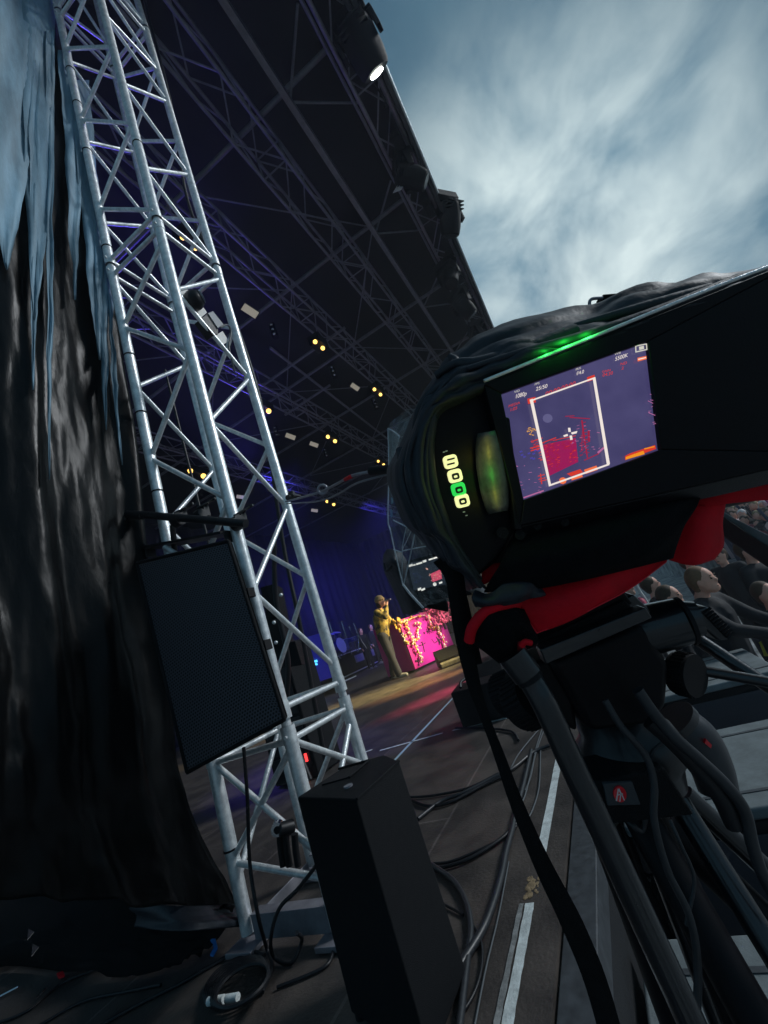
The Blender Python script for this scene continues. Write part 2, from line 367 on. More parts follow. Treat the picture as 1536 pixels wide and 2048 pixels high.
# ================================================================== ROOF
roof = empty('stage_roof', (13,6,7.6), 'dark stage roof with a skin of black sheets and a pale front edge', 'roof')
g = MB(); g.box((13.0, 6.4, 7.62), (27, 13.4, .06)); g.build('roof_skin', M['roofm'], roof)
g = MB(); g.box((13.0, -.335, 7.15), (27, .05, .95)); g.build('fascia', M['fascia'], roof)
g = MB(); g.cyl((-.5,-.39,7.0),(26.4,-.39,7.0), .022); g.build('edge_rail', M['galv'], roof, smooth=True)
g = MB(); g.cyl((-.5,-.36,7.28),(26.4,-.36,7.28), .012); g.build('edge_rail', M['galv_dark'], roof, smooth=True)
def cline(a, b, r, name, mt, par): return MB().cyl(a, b, r, n=8).build(name, mt, par, smooth=True)
# purlins (across) and wind braces
PX = [1.4, 3.6, 5.9, 8.2, 10.5, 12.8, 15.1, 17.4]
for x in PX: cline((x, .1, 7.32), (x, 12.8, 7.32), .035, 'purlin', M['purple'], roof)
for i, x in enumerate(PX[:-1]):
    for (y0, y1) in ((.75, 2.55), (2.55, 4.6), (4.6, 7.3)):
        if (i + int(y0)) % 2 == 0: cline((x, y0, 7.25), (PX[i+1], y1, 7.25), .012, 'wind_brace', M['purple'], roof)
        else: cline((x, y1, 7.25), (PX[i+1], y0, 7.25), .012, 'wind_brace', M['purple'], roof)
for x in PX[1:6]:
    cline((x, .75, 7.1), (x+.55, .05, 7.1), .016, 'wind_brace', M['purple'], roof)
    cline((x, .75, 7.1), (x-.6, .15, 7.1), .016, 'wind_brace', M['purple'], roof)
def box_beam(y, z, name, label):
    g = MB(); g.box((13, y, z), (27, .07, .16)); o = g.build(name, M['purple']); return tag(o, label, 'beam')
box_beam(.74, 7.0, 'roof_beam', 'plain grey roof beam between the front truss and the lattice truss')

def box_truss(name, label, y, z, s=.38, x0=-.5, x1=26, rc=.022, rb=.011, pitch=.55, mt='purple', group=None, h=None):
    h = h or s
    r = empty(name, (x0, y, z), label, 'truss', group)
    cs = [(y-s/2, z-h/2), (y+s/2, z-h/2), (y+s/2, z+h/2), (y-s/2, z+h/2)]
    for c in cs: cline((x0, *c), (x1, *c), rc, 'chord', M[mt], r)
    for k in range(4):
        a, b = cs[k], cs[(k+1) % 4]; g = MB(); x = x0; j = 0
        while x + pitch < x1:
            p, q = (a, b) if j % 2 == 0 else (b, a)
            g.cyl((x, *p), (x+pitch, *q), rb, n=6); x += pitch; j += 1
            if j % 4 == 0: g.cyl((x, *a), (x, *b), rb, n=6)
        g.build('lattice', M[mt], r, smooth=True)
    return r
box_truss('roof_truss', 'purple lattice roof truss nearest the front edge behind the plain beam', 1.34, 7.05, .38)
box_truss('roof_truss', 'dim lattice truss carrying the nearest row of warm blinder lamps', 2.52, 6.9, .34, mt='purple')
box_truss('roof_truss', 'blue lit lattice truss carrying the middle row of blinder lamps', 4.45, 6.75, .36)
box_truss('roof_truss', 'farthest dim lattice truss over the drum riser', 7.4, 6.75, .36)
ftr = box_truss('front_truss', 'dark front truss under the roof edge hung with moving head lights', -.12, 6.98, .32, rc=.025, mt='galv_dark', h=.3)
cline((-.5,.10,6.86),(26,.10,6.86), .02, 'cable_rail', M['purple'], roof)
# swagged cable at the top of the picture
g = MB().tube([P(360,30,5.6), P(430,22,5.7), P(520,28,5.8), P(570,12,5.9), P(615,-12,6)], .025); tag(g.build('roof_cable', M['cable'], smooth=True), 'black cable swagging under the roof at the very top of the picture', 'cable')

# ------------------------------------------------------------------ truss tower
T = {'L': (1.31,1.54), 'C': (1.31,1.15), 'R': (1.70,1.15), 'B': (1.70,1.54)}
tw = empty('truss_tower', (1.505,1.345,0), 'tall silver box truss tower standing on the stage at the left', 'truss tower')
def tpt(k, z, inset=0): x, y = T[k]; return V((x, y, z))
for k in 'LCRB':
    g = MB(); x, y = T[k]
    for (a, b) in ((.03,.66),(.66,3.16),(3.16,5.56),(5.56,7.0)):
        g.cyl((x,y,a+.012), (x,y,b-.012), .0245, n=20)
    g.build('chord', M['galv'], tw, smooth=True)
    for z in (.66,3.16,5.56):
        g = MB(); g.cyl((x,y,z-.07),(x,y,z-.012),.027,n=16).cyl((x,y,z-.013),(x,y,z+.013),.018,n=12).cyl((x,y,z+.012),(x,y,z+.07),.027,n=16)
        for s_ in (-.045,.045): g.cyl((x-.036,y-.01,z+s_),(x+.036,y+.01,z+s_),.006,n=8)
        g.build('coupler', M['galv'], tw, smooth=True)
def brace(a, za, b, zb):
    p, q = tpt(a, za), tpt(b, zb); d = (q-p).normalized()
    MB().cyl(p, q, .0115, n=12).build('brace', M['galv'], tw, smooth=True)
    return
def zig(a, b, zs):
    for i in range(len(zs)-1):
        (k0, k1) = (a, b) if i % 2 == 0 else (b, a); brace(k0, zs[i], k1, zs[i+1])
zig('L','C',[6.6,6.2,5.85,5.62]); zig('L','C',[5.14,4.65,4.40,3.93,3.61,3.24]); zig('C','L',[5.45,5.16]); zig('C','L',[3.02,2.74,2.32,1.95,1.55,1.18,.78]); zig('L','C',[.60,.24]); zig('C','L',[.58,.27]); zig('L','C',[.26,.17])
zig('C','R',[6.7,6.3,5.95,5.62]); zig('C','R',[5.42,5.05]); zig('C','R',[4.97,4.71,4.29,3.97,3.56,3.2]); zig('R','C',[5.05,4.99]); zig('R','C',[3.07,2.69,2.35,1.93,1.57,1.15,.78]); zig('C','R',[.60,.37]); zig('R','C',[.55,.2])
zig('L','B',[6.4,5.9,5.62]); zig('B','L',[5.45,5.0,4.6,4.2,3.85,3.5,3.22]); zig('L','B',[3.06,2.7,2.36,1.98,1.6,1.2,.8]); zig('B','L',[.6,.2])
zig('B','R',[5.45,5.1,4.72,4.3,3.95,3.55,3.2]); zig('B','R',[3.05,2.7,2.32,1.92,1.6,1.2,.76]); zig('R','B',[.6,.2])
for z in (.60,.71,3.10,3.21,5.50,5.61):
    for a, b in (('L','C'),('C','R'),('R','B'),('B','L')): brace(a, z, b, z)
g = MB()
for k in 'LCRB': g.box((*T[k],.012),(.12,.12,.016))
for (a, b) in (('L','C'),('R','B')):
    xa = T[a][0]; g.box((xa, 1.345, .055), (.006, .33, .07)); g.box((xa+.02 if a=='L' else xa-.02, 1.345, .093), (.05,.33,.006))
g.box((1.505,1.54,.04),(.33,.006,.05))
g.build('base_plate', M['galv_dark'], tw, bevel=.0015)
for (k, z) in (('L',1.77),('L',2.55),('L',2.2),('L',3.3),('L',4.1),('L',4.55),('L',4.9),('C',3.75),('L',.30),('L',1.42)):
    x, y = T[k]; MB().cyl((x,y,z),(x,y,z+.006),.0275,n=16).build('cable_tie', M['rubber'], tw)
# ------------------------------------------------------------------ black foil curtain + milky strips standing in for sky reflected in the foil
def crinkle(a, s1=60., s2=23.):
    def f(p, u, v):
        k = s1/60
        n_ = NZ.noise((u*6*k, v*2.0, 1))*a*3.6 + NZ.noise((u*13*k+v*3, v*7, 7))*a*1.1 + NZ.noise((u*30*k, v*26, 3))*a*.35
        return p + V((n_*.3, -n_, n_*.2))
    return f
rows = []
for (xr, y) in ((112,-40),(165,220),(212,480),(240,700),(272,900),(300,1130),(345,1360),(372,1560),(425,1700),(478,1815)):
    yl = y + (0 if y < 1000 else (y-1000)*-.02)
    rows.append([Yp(-230 + (xr+230)*k/6, y + (0 if y<1500 else (xr-xr*k/6)*-.06), 1.64) for k in range(7)])
g = patch(rows, 14, crinkle(.016)); o = g.build('foil_curtain', M['tarp'], smooth=True, mods=solid(.002)); tag(o, 'crinkled black foil curtain hanging at the left of the truss tower down to the floor', 'curtain')
g = patch([[Zp(-120,1700,.28)+V((.0,.1,0)), Zp(60,1740,.25)+V((0,.1,0)), Zp(240,1790,.2)+V((0,.1,0)), Yp(360,1810,1.66), Yp(484,1808,1.64)],
           [Zp(-120,1760,.22), Zp(60,1790,.2), Zp(240,1820,.16), Yp(360,1840,1.6), Yp(486,1830,1.6)],
           [Zp(-120,1800,.15), Zp(60,1830,.12), Zp(240,1850,.10), Yp(360,1862,1.56), Yp(486,1852,1.56)]], 8, crinkle(.006, 20, 9))
tag(g.build('rolled_cloth', M['cloth'], smooth=True, mods=solid(.003)), 'dark cloth hem lying in folds at the foot of the foil curtain', 'cloth')
mf = empty('sky_sheen', Yp(60,200,1.6), 'pale blue ragged strips standing in for sky reflected in the black foil curtain', 'film')  # no film hangs here, the strips imitate reflected sky
def film(cols, name='sheen_strip'):  # strips shaped like the streaks of reflected sky
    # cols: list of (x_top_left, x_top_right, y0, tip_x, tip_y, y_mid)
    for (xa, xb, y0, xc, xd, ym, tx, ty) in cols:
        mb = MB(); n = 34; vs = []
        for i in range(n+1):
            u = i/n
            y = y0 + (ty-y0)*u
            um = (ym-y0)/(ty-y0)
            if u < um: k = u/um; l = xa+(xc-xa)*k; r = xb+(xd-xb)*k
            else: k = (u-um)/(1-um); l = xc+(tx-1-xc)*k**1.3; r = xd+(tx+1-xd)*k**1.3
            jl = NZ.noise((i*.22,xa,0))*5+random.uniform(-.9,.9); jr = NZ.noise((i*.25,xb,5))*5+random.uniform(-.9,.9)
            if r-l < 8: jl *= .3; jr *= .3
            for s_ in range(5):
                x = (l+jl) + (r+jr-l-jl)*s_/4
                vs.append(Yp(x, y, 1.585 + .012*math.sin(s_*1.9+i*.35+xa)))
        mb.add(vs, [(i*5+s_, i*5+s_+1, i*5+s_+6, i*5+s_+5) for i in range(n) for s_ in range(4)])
        mb.build(name, M['skysheen'], mf, smooth=True, mods=solid(.0015))
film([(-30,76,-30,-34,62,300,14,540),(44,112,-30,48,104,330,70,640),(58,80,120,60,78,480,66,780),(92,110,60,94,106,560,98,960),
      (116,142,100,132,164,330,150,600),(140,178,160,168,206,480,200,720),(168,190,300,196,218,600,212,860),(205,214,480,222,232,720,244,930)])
# foil end spread wide in matte black in place of floor shade
g = patch([[Zp(-140,1690,.34), Zp(20,1730,.30), Zp(150,1770,.26), Zp(280,1800,.22), Yp(400,1820,1.62), Yp(470,1812,1.60)],
           [Zp(-140,1800,.22), Zp(20,1820,.20), Zp(150,1835,.17), Zp(280,1850,.12), Zp(380,1862,.09), Zp(455,1850,.08)],
           [Zp(-140,1900,.10), Zp(20,1890,.11), Zp(150,1900,.08), Zp(260,1905,.06), Zp(350,1900,.05), Zp(430,1885,.04)],
           [Zp(-140,2000,.02), Zp(0,1935,.02), Zp(120,1942,.015), Zp(240,1955,.012), Zp(330,1938,.012), Zp(400,1915,.012)]], 9, lambda p,u,v: p + V((0,0,max(0,.03*NZ.noise((u*9,v*5,2))+.015*NZ.noise((u*24,v*12,2))))))
tag(g.build('foil_shade_sheet', M['cloth2'], smooth=True, mods=solid(.002)), 'end of the black foil curtain spread over the floor in place of shade at the lower left', 'foil')

# ------------------------------------------------------------------ hanging loudspeaker with bracket pipe
def quadbox(cor, depth):
    return MB().prism(cor, depth)
hs = empty('hanging_speaker', Xp(420,1310,1.24), 'black loudspeaker with perforated grille hung on the truss tower', 'loudspeaker')
cor = [Xp(276,1126,1.02), Xp(458,1082,1.02), Xp(571,1438,1.02), Xp(376,1544,1.02)]
nrm = (cor[1]-cor[0]).cross(cor[3]-cor[0]).normalized()
if nrm.x > 0: nrm = -nrm
back = V((.18, .165, 0))
ins = [c + (sum(cor, V())/4 - c)*.0 for c in cor]
g = MB().prism([c + V((.012,0,0)) for c in cor], back); g.build('cabinet', M['case'], hs, bevel=.006)
mb = MB(); cc_ = sum(cor, V())/4; gc = [c + (cc_-c)*.02 for c in cor]; mb.add(gc, [(0,1,2,3)])
o = mb.build('grille', M['grille'], hs); uvl = o.data.uv_layers.new(name='UVMap')
uvm = {0:(0,68),1:(36,68),2:(36,0),3:(0,0)}
for lp in o.data.loops: uvl.data[lp.index].uv = uvm[lp.vertex_index]
def solid2(o):
    m = o.modifiers.new('s', 'SOLIDIFY'); m.thickness = .004; m.offset = 0
solid2(o)
g = MB()
for i in range(4): g.tube([cor[i]+V((-.003,0,0)), cor[(i+1)%4]+V((-.003,0,0))], .006, smooth=1)
g.build('grille_frame', M['case'], hs, smooth=True)
g = MB()
for (a, k) in ((cor[1], .32), (cor[1], .62), (cor[0], .5)):
    b_ = cor[2] if a is cor[1] else cor[3]; g.box(a.lerp(b_, k)+V((.02,0,0)), (.03,.014,.03))
g.build('latch', M['rubber'], hs, bevel=.002)
pb = empty('bracket_pipe', Xp(370,1035,1.25), 'black scaffold pipe clamped across the tower above the hanging speaker', 'pipe')
g = MB().cyl(Xp(268,1028,1.235), Xp(492,1047,1.235), .0165, n=20); g.build('pipe', M['black_metal'], pb, smooth=True)
g = MB(); g.cyl(Xp(252,1029,1.234), Xp(286,1031,1.234), .019, n=20); g.build('pipe_cap', M['black_metal'], pb, smooth=True, )
def clamp(px, py, par, x=1.25, s=1):
    g = MB(); c = Xp(px, py, x); g.cyl(c+V((0,-.018,0)), c+V((0,.018,0)), .03*s, n=14).box(c+V((.03,0,.02)), (.03,.03,.05)).cyl(c+V((-.01,0,.03)), c+V((.05,-.04,.06)), .005, n=8).cyl(c+V((.03,-.03,.05)), c+V((.03,.03,.02)), .006, n=8)
    g.box(c+V((.05,-.04,.06)), (.01,.03,.012)); return g.build('clamp', M['black_metal'], par, bevel=.002)
clamp(355,1040,pb); clamp(475,1046,pb, 1.27); clamp(400,1030,pb,1.28,.8)
g = MB()
a, b_ = Xp(282,1092,1.25), Xp(440,1062,1.25)
g.prism([a, b_, b_+V((0,0,-.012)), a+V((0,0,-.012))], V((.09,0,0))); g.box(a+V((.04,0,-.02)), (.05,.006,.06)); g.box(b_+V((.04,0,-.02)), (.05,.006,.05))
g.cyl(Xp(345,1050,1.27), Xp(350,1110,1.3), .012, n=12); g.build('bracket', M['black_metal'], hs, bevel=.0015)
g = MB().cyl(Xp(330,1095,1.25), Xp(352,1108,1.25), .012, n=14); g.build('pole_socket', M['galv'], hs, smooth=True)

# ------------------------------------------------------------------ floor loudspeaker, bottom centre
fs = empty('floor_speaker', (1.08,.8,0), 'black wedge sided loudspeaker standing on the stage floor in front of the tower', 'loudspeaker')
zt = .497
poly = [(.933,.678),(1.150,.664),(1.245,.760),(1.225,.90),(1.043,.943)]
g = MB().prism([(x,y,.012) for x, y in poly], V((0,0,zt-.012))); g.build('cabinet', M['case'], fs, bevel=.006)
g = MB(); 
g.prism([(1.10,.80,zt-.001),(1.19,.80,zt-.001),(1.175,.885,zt-.001),(1.09,.89,zt-.001)], V((0,0,.0045))); g.build('handle_recess', M['rubber'], fs, bevel=.001)
g = MB(); g.tube([(1.085,.79,zt+.006),(1.20,.79,zt+.006),(1.19,.895,zt+.006)], .0035, smooth=1); g.build('handle_rim', M['case'], fs, smooth=True)
g = MB(); g.cyl((1.03,.76,zt),(1.03,.76,zt+.004),.012,n=16); g.build('screw_boss', M['galv_dark'], fs, smooth=True)
g = MB(); g.prism([(.937,.6755,zt-.004),(1.150,.6615,zt-.004),(1.150,.6615,zt+.002),(.937,.6755,zt+.002)], V((0,.006,0))); g.build('edge_trim', M['case'], fs, bevel=.001)
g = MB()
for x, y in ((.96,.70),(1.13,.69),(1.2,.87),(1.05,.92)): g.cyl((x,y,0),(x,y,.013),.015,n=12)
g.build('rubber_feet', M['rubber'], fs)
#PART2
# ================================================================== ROOF LAMPS
def moving_head(loc, sc, tilt, az, lit, label, LR=.105, group='moving head lights under the roof edge', lamp=None):
    loc = V(loc); r = empty('moving_head', loc, label, 'stage light', group)
    Rz = Matrix.Rotation(az, 3, 'Z'); Rt = Rz @ Matrix.Rotation(tilt, 3, 'X')
    def q(v): return loc + (Rz @ V(v))*sc
    def h(v): return loc + V((0,0,-.30))*sc + (Rt @ V(v))*sc
    g = MB(); g.box(q((0,0,0)), V((.38,.28,.13))*sc, Rz); g.build('base', M['case'], r, bevel=.012*sc)
    g = MB()
    for s_ in (-1,1): g.prism([q((s_*.19,-.05,-.06)), q((s_*.19,.05,-.06)), q((s_*.19,.045,-.36)), q((s_*.19,-.045,-.36))], (Rz @ V((s_*.045,0,0)))*sc)
    g.box(q((0,0,-.08)), V((.46,.12,.05))*sc, Rz); g.build('yoke', M['case'], r, bevel=.01*sc)
    g = MB(); n = 18
    prof = [(.0,.20),(.10,.205),(.13,.19),(.155,.12),(.165,.0),(.165,-.14),(.15,-.24),(.135,-.27),(.0,-.27)]
    vs = []
    for (rr, z) in prof:
        for i in range(n):
            a = 2*math.pi*i/n; k = 1+.07*math.cos(4*a); vs.append(h((rr*k*math.cos(a), rr*k*math.sin(a), z)))
    g.add(vs, [(j*n+i, j*n+(i+1)%n, (j+1)*n+(i+1)%n, (j+1)*n+i) for j in range(len(prof)-1) for i in range(n)])
    g.build('lamp_head', M['case'], r, smooth=True)
    g = MB(); g.cyl(h((0,0,-.272)), h((0,0,-.285)), LR*sc, n=20); g.build('lens', M['coolw'] if lit else M['plastic'], r, smooth=True)
    g = MB(); 
    for i in range(3): g.box(h((0,0,.17-.05*i)), V((.29,.29,.012))*sc, Rt)
    g.build('cooling_fins', M['black_metal'], r)
    return r
moving_head((3.40,-.24,6.95), 1.05, math.radians(44), -1.62, True, 'big lit moving head light hanging at the top of the roof edge against the sky', LR=.075)
moving_head((6.15,-.42,7.02), 1.05, math.radians(38), -.7, False, 'unlit moving head light jutting out past the roof edge into the sky')
moving_head((4.9,-.10,6.75), .9, math.radians(-50), .5, False, 'dark tilted moving head under the front truss below the big lit one')
moving_head((8.0,.02,6.75), 1.0, math.radians(-28), .9, False, 'dark moving head with a pale barn door edge above the lit far one')
moving_head((9.35,.0,6.7), 1.15, math.radians(10), .3, True, 'small lit moving head at the far low end of the roof edge')
moving_head((7.1,.0,6.75), .9, math.radians(25), 1.3, False, 'small unlit moving head between two larger ones under the front truss')
for (a, b, lab) in (((803,378,4.9),(829,335,4.9),'upper'),((924,610,8.0),(938,582,8.0),'middle'),((957,664,9.35),(961,640,9.35),'lowest')):
    g = MB(); p = Xp(a[0],a[1],a[2]); q_ = Xp(b[0],b[1],b[2]); g.prism([p, q_, q_+V((.012,.01,0)), p+V((.012,.01,0))], V((0,.12,.05)))
    tag(g.build('barn_door', M['galv'], bevel=.002), lab+' pale metal flap catching light on a dark lamp under the roof edge', 'lamp flap')
for i in range(16):   # cable loops taped to the front truss
    x = 2.6 + i*1.26 + random.uniform(-.1,.1)
    MB().tube([(x,-.2,6.85),(x+.12,-.22,6.62+random.uniform(-.1,.1)),(x+.3,-.18,6.85)], .012, 6).build('cable_loop', M['cable'], ftr, smooth=True)
    MB().box((x+.7,-.16,6.78), (.22,.12,.12)).build('power_box', M['case'], ftr, bevel=.01)
def blinder(px, py, sep, label, z=6.2, ang=None, r_=.075):
    c = Zp(px, py, z); r = empty('blinder_lamp', c, label, 'stage light', 'warm blinder lamps on the roof trusses')
    d = (CAM-c).normalized(); side = V((1,-.1,-.25)).normalized() if ang is None else V(ang).normalized()
    g = MB(); g.box(c + V((0,0,.05)), (.5*sep/.3, .22, .2)); g.build('housing', M['case'], r, bevel=.01)
    for s_ in (-.5, .5):
        p = c + side*sep*s_ + d*.12; MB().sph(p, r_*.72, 12).build('lamp', M['warm'], r, smooth=True)
    return r
blinder(378,485,.17,'warm twin blinder lamp seen through the upper part of the truss tower', r_=.045)
blinder(638,690,.20,'warm twin blinder lamp right of the tower under the nearest truss', r_=.055)
blinder(527,816,.28,'warm twin blinder lamp close beside the right chord of the tower at mid height', r_=.075)
blinder(755,784,.24,'tiny warm twin blinder lamp farthest along the nearest truss', r_=.055)
blinder(663,878,.28,'warm twin blinder lamp in the middle row in front of the drape', r_=.07)
blinder(394,947,.36,'warm twin blinder lamp seen low through the truss tower', r_=.09)
blinder(547,981,.30,'warm twin blinder lamp just left of the tower steel cable clamp', r_=.08)
blinder(661,1006,.36,'lowest warm twin blinder lamp near the dangling cable', r_=.08)
blinder(762,926,.30,'small warm twin blinder lamp beside the clear plastic sheet', r_=.06)
def panel(px, py, w, h, rot, label, z=6.3):
    c = Zp(px, py, z); dpt = (c-CAM).dot(fw); r = empty('strobe_panel', c, label, 'stage light', 'rectangular strobe panels on the roof trusses')
    a = math.radians(rot); u = RT*math.cos(a) - UP*math.sin(a); v = RT*math.sin(a) + UP*math.cos(a); s_ = dpt/F
    u = u*(w*s_/2); v = v*(h*s_/2); n_ = (c-CAM).normalized()
    MB().prism([c-u*1.12-v*1.25+n_*.02, c+u*1.12-v*1.25+n_*.02, c+u*1.12+v*1.25+n_*.02, c-u*1.12+v*1.25+n_*.02], n_*.12).build('housing', M['case'], r, bevel=.01)
    MB().prism([c-u-v, c+u-v, c+u+v, c-u+v], n_*.018).build('lamp', M['strobe'], r)
panel(500,622,34,15,33,'largest pale strobe panel right of the tower camera box')
panel(710,774,18,9,35,'small pale strobe panel in the nearest row of lamps')
panel(581,873,20,9,20,'pale strobe panel left of the pair in the middle row')
panel(628,889,17,8,20,'pale strobe panel right of the pair in the middle row')
panel(482,994,18,7,8,'dim strobe panel seen low beside the tower')
panel(629,1021,13,6,8,'dimmest small strobe panel below all the others')
for (px, py, lab) in ((548,664,'left of the nearest blinder lamps'),(667,746,'between the near strobe panel and the second blinder'),(751,810,'right of the nearest row under the lattice truss'),(553,865,'left of the middle row strobe panels'),(652,907,'below the middle row strobe panels')):
    c = Zp(px, py, 6.4); r = empty('spot_lamp', c, 'small hanging lamp with chrome glints '+lab, 'stage light', 'small chrome lamps under the roof')
    MB().cyl(c+V((0,0,.16)), c+V((0,0,-.12)), .06, n=12).build('lamp_head', M['case'], r, smooth=True)
    g = MB()
    for k in range(3): g.sph(c+V((-.07,-.03,.1-.1*k)), .028, 8)
    g.build('glint_lens', M['chrome'], r, smooth=True)
# blue working beams near the roof corner
for (a, b, z, lab) in (((540,695),(900,975),6.9,'long blue lit pipe running along under the roof'),((505,785),(690,655),6.9,'blue lit cross pipe under the roof beside the tower'),((570,830),(660,770),6.9,'short blue lit cross pipe under the roof')):
    g = MB().cyl(Zp(*a,z), Zp(*b,z), .03, n=8); tag(g.build('lighting_pipe', M['purple'], smooth=True), lab, 'pipe')

# ================================================================== DEVICES ON THE TOWER
PL = 1.165
dv = empty('dome_camera', Yp(390,600,PL), 'round black dome device strapped inside the upper truss tower', 'camera')
c = Yp(388,601,1.13); ax = V((-.15,-.55,-.1)).normalized()
ax = (Yp(408,592,1.10)-c).normalized()*.6 + (CAM-c).normalized()*.35; ax.normalize()
g = MB(); g.sph(c, .050, 28).cyl(c, c+ax*.042, .044, .034, n=28); g.build('housing', M['plastic'], dv, smooth=True)
g = MB(); g.cyl(c+ax*.042, c+ax*.049, .031, .028, n=28); g.build('front_ring', mat('grey_ring', (.10,.13,.16), .35), dv, smooth=True)
g = MB(); g.cyl(c+ax*.049, c+ax*.052, .016, n=20); g.build('lens', M['galv_dark'], dv, smooth=True)
def plate(pts, par, name='mounting_plate', mt='white', pl=1.15, th=.004):
    MB().prism([Yp(x,y,pl) for x,y in pts], V((0,th,0))).build(name, M[mt], par)
plate([(355,578),(372,571),(380,592),(364,600)], dv); plate([(389,625),(405,612),(414,625),(399,638)], dv)
pw = empty('power_box', Yp(430,645,PL), 'small black power box with white plates strapped to a tower brace', 'box')
MB().prism([Yp(x,y,1.14) for x,y in ((402,637),(415,627),(436,655),(437,668),(427,671))], V((0,.05,0))).build('box_body', M['plastic'], pw, bevel=.002)
MB().prism([Yp(x,y,1.132) for x,y in ((416,626),(426,622),(449,651),(436,656))], V((0,.012,.0))).build('box_lid', mat('grey_lid', (.16,.19,.22), .4), pw, bevel=.002)
plate([(430,672),(445,662),(458,682),(442,692)], pw)
MB().tube([Yp(440,655,1.13), Yp(455,650,1.12), Yp(462,665,1.13), Yp(458,690,1.14), Yp(462,715,1.15), Yp(470,745,1.17)], .005).build('cord', M['cableg'], pw, smooth=True)
# steel cable with turnbuckle between the tower and the second camera
sc_ = empty('safety_cable', Yp(575,995,1.12), 'dangling steel cable with shackle clamped to the tower and reaching to the plastic sheet', 'cable')
pts = [Yp(572,1003,1.12), P(600,996,1.75), P(622,990,1.6), P(648,981,1.5), P(675,967,1.4), P(705,951,1.32), P(740,944,1.25), P(785,938,1.18)]
MB().tube(pts, .0045).build('steel_cable', M['galv_dark'], sc_, smooth=True)
MB().tube([p+V((0,0,-.012-.022*math.sin(i*.45))) for i, p in enumerate(pts)], .0032).build('steel_cable', M['galv_dark'], sc_, smooth=True)
g = MB(); c = P(645,979,1.5)
for i in range(12):
    a0, a1 = 2*math.pi*i/12, 2*math.pi*(i+1)/12; g.cyl(c+(RT*math.cos(a0)+UP*math.sin(a0))*.016, c+(RT*math.cos(a1)+UP*math.sin(a1))*.016, .005, n=8)
g.build('shackle_ring', M['galv_dark'], sc_, smooth=True)
g = MB(); c = Yp(580,996,1.12); g.cyl(c+V((-.02,0,0)), c+V((.04,0,.005)), .014, n=12).box(c+V((.03,-.02,.01)), (.07,.012,.012)).box(c+V((.01,-.01,.015)), (.02,.03,.03)); g.build('clamp', M['black_metal'], sc_, bevel=.002)
MB().cyl(P(690,959,1.36), P(702,953,1.32), .006, n=10).build('red_sleeve', M['red'], sc_, smooth=True)
MB().cyl(P(742,942,1.25), P(780,938,1.18), .013, n=14).build('cable_grip', M['rubber'], sc_, smooth=True)
# cables hanging by the tower
def tubeobj(name, pts, r, mt, label, group=None, cat='cable', n=8):
    return tag(MB().tube(pts, r, n).build(name, M[mt], smooth=True), label, cat, group)
tubeobj('hanging_cable', [Xp(286,-10,1.9), Xp(340,200,1.9), Xp(375,400,1.9), Xp(440,560,1.88), Xp(520,800,1.85), Xp(565,1080,1.85), Xp(600,1250,1.8), Xp(650,1520,1.8)], .011, 'cable', 'thick black cable dropping from the roof right behind the truss tower')
tubeobj('hanging_cable', [Xp(330,740,2.0), Xp(370,900,2.0), Xp(398,1010,2.0), Xp(470,1300,2.0)], .009, 'cable', 'thin black cable dropping behind the left half of the tower')
tubeobj('hanging_cable', [Xp(548,1080,1.95), Xp(552,1200,1.95), Xp(576,1320,1.95), Xp(575,1440,1.95), Xp(620,1560,1.9)], .014, 'cable', 'black cable running low behind the right side of the hanging speaker')
Q7 = lambda x, y: (x/2.021, 1450+y/2.021)
Q8 = lambda x, y: (760+x/1.98, 1400+y/1.98)
tubeobj('speaker_cable', [Xp(*Q7(985,90),1.2), Xp(*Q7(1000,300),1.2), Xp(*Q7(1010,560),1.2), Xp(*Q7(1045,780),1.18), Zp(*Q7(1078,900),.03), Zp(*Q7(1100,980),.01), Zp(*Q7(1060,1080),.01)], .006, 'cable', 'black cable hanging from the speaker down past the left foot of the tower')
tubeobj('power_cable', [V((1.25,1.02,.3)), Xp(*Q7(1215,650),1.25), Xp(*Q7(1130,740),1.22), Xp(*Q7(1095,860),1.2), Zp(*Q7(1110,940),.02), Zp(*Q7(1180,960),.01), Zp(*Q7(1220,870),.05), Zp(*Q7(1200,840),.1)], .006, 'cable', 'looping black cable in front of the tower base plate')
g = MB()
for k in range(7):
    pts = []
    for i in range(26):
        a = 2*math.pi*i/25; c = Zp(*Q7(955+k*4, 1030+k*3), .008+.007*k); d0 = Zp(*Q7(955+k*4+115-k*6, 1030-50), .01)-Zp(*Q7(955+k*4,1030),.01); d0.z = 0
        u = Zp(*Q7(1085-k*5,1000),0)-Zp(*Q7(960,1030),0); v = Zp(*Q7(930,1135-k*4),0)-Zp(*Q7(960,1030),0)
        pts.append(c+u*math.cos(a)+v*math.sin(a))
    g.tube(pts, .006, 6, 2)
cl = g.build('cable_coil', M['cable'], smooth=True); tag(cl, 'coil of black cable with a white tag on the dark floor near the tower foot', 'cable coil')
g = MB(); 
g.cyl(Zp(*Q7(842,1118),.03), Zp(*Q7(905,1108),.03), .0105, n=12); g.cyl(Zp(*Q7(915,1108),.035), Zp(*Q7(962,1100),.035), .0105, n=12); g.build('label_sleeve', M['tape'], cl, smooth=True)
fl = 'black cables lying on the floor at the lower left'
tubeobj('floor_cable', [Zp(*Q7(380,1230),.007), Zp(*Q7(560,1130),.007), Zp(*Q7(720,1050),.007), Zp(*Q7(860,970),.007), Zp(*Q7(980,910),.007), Zp(*Q7(1070,930),.01)], .006, 'cable', 'black cable running from the bottom edge up to the tower foot', fl)
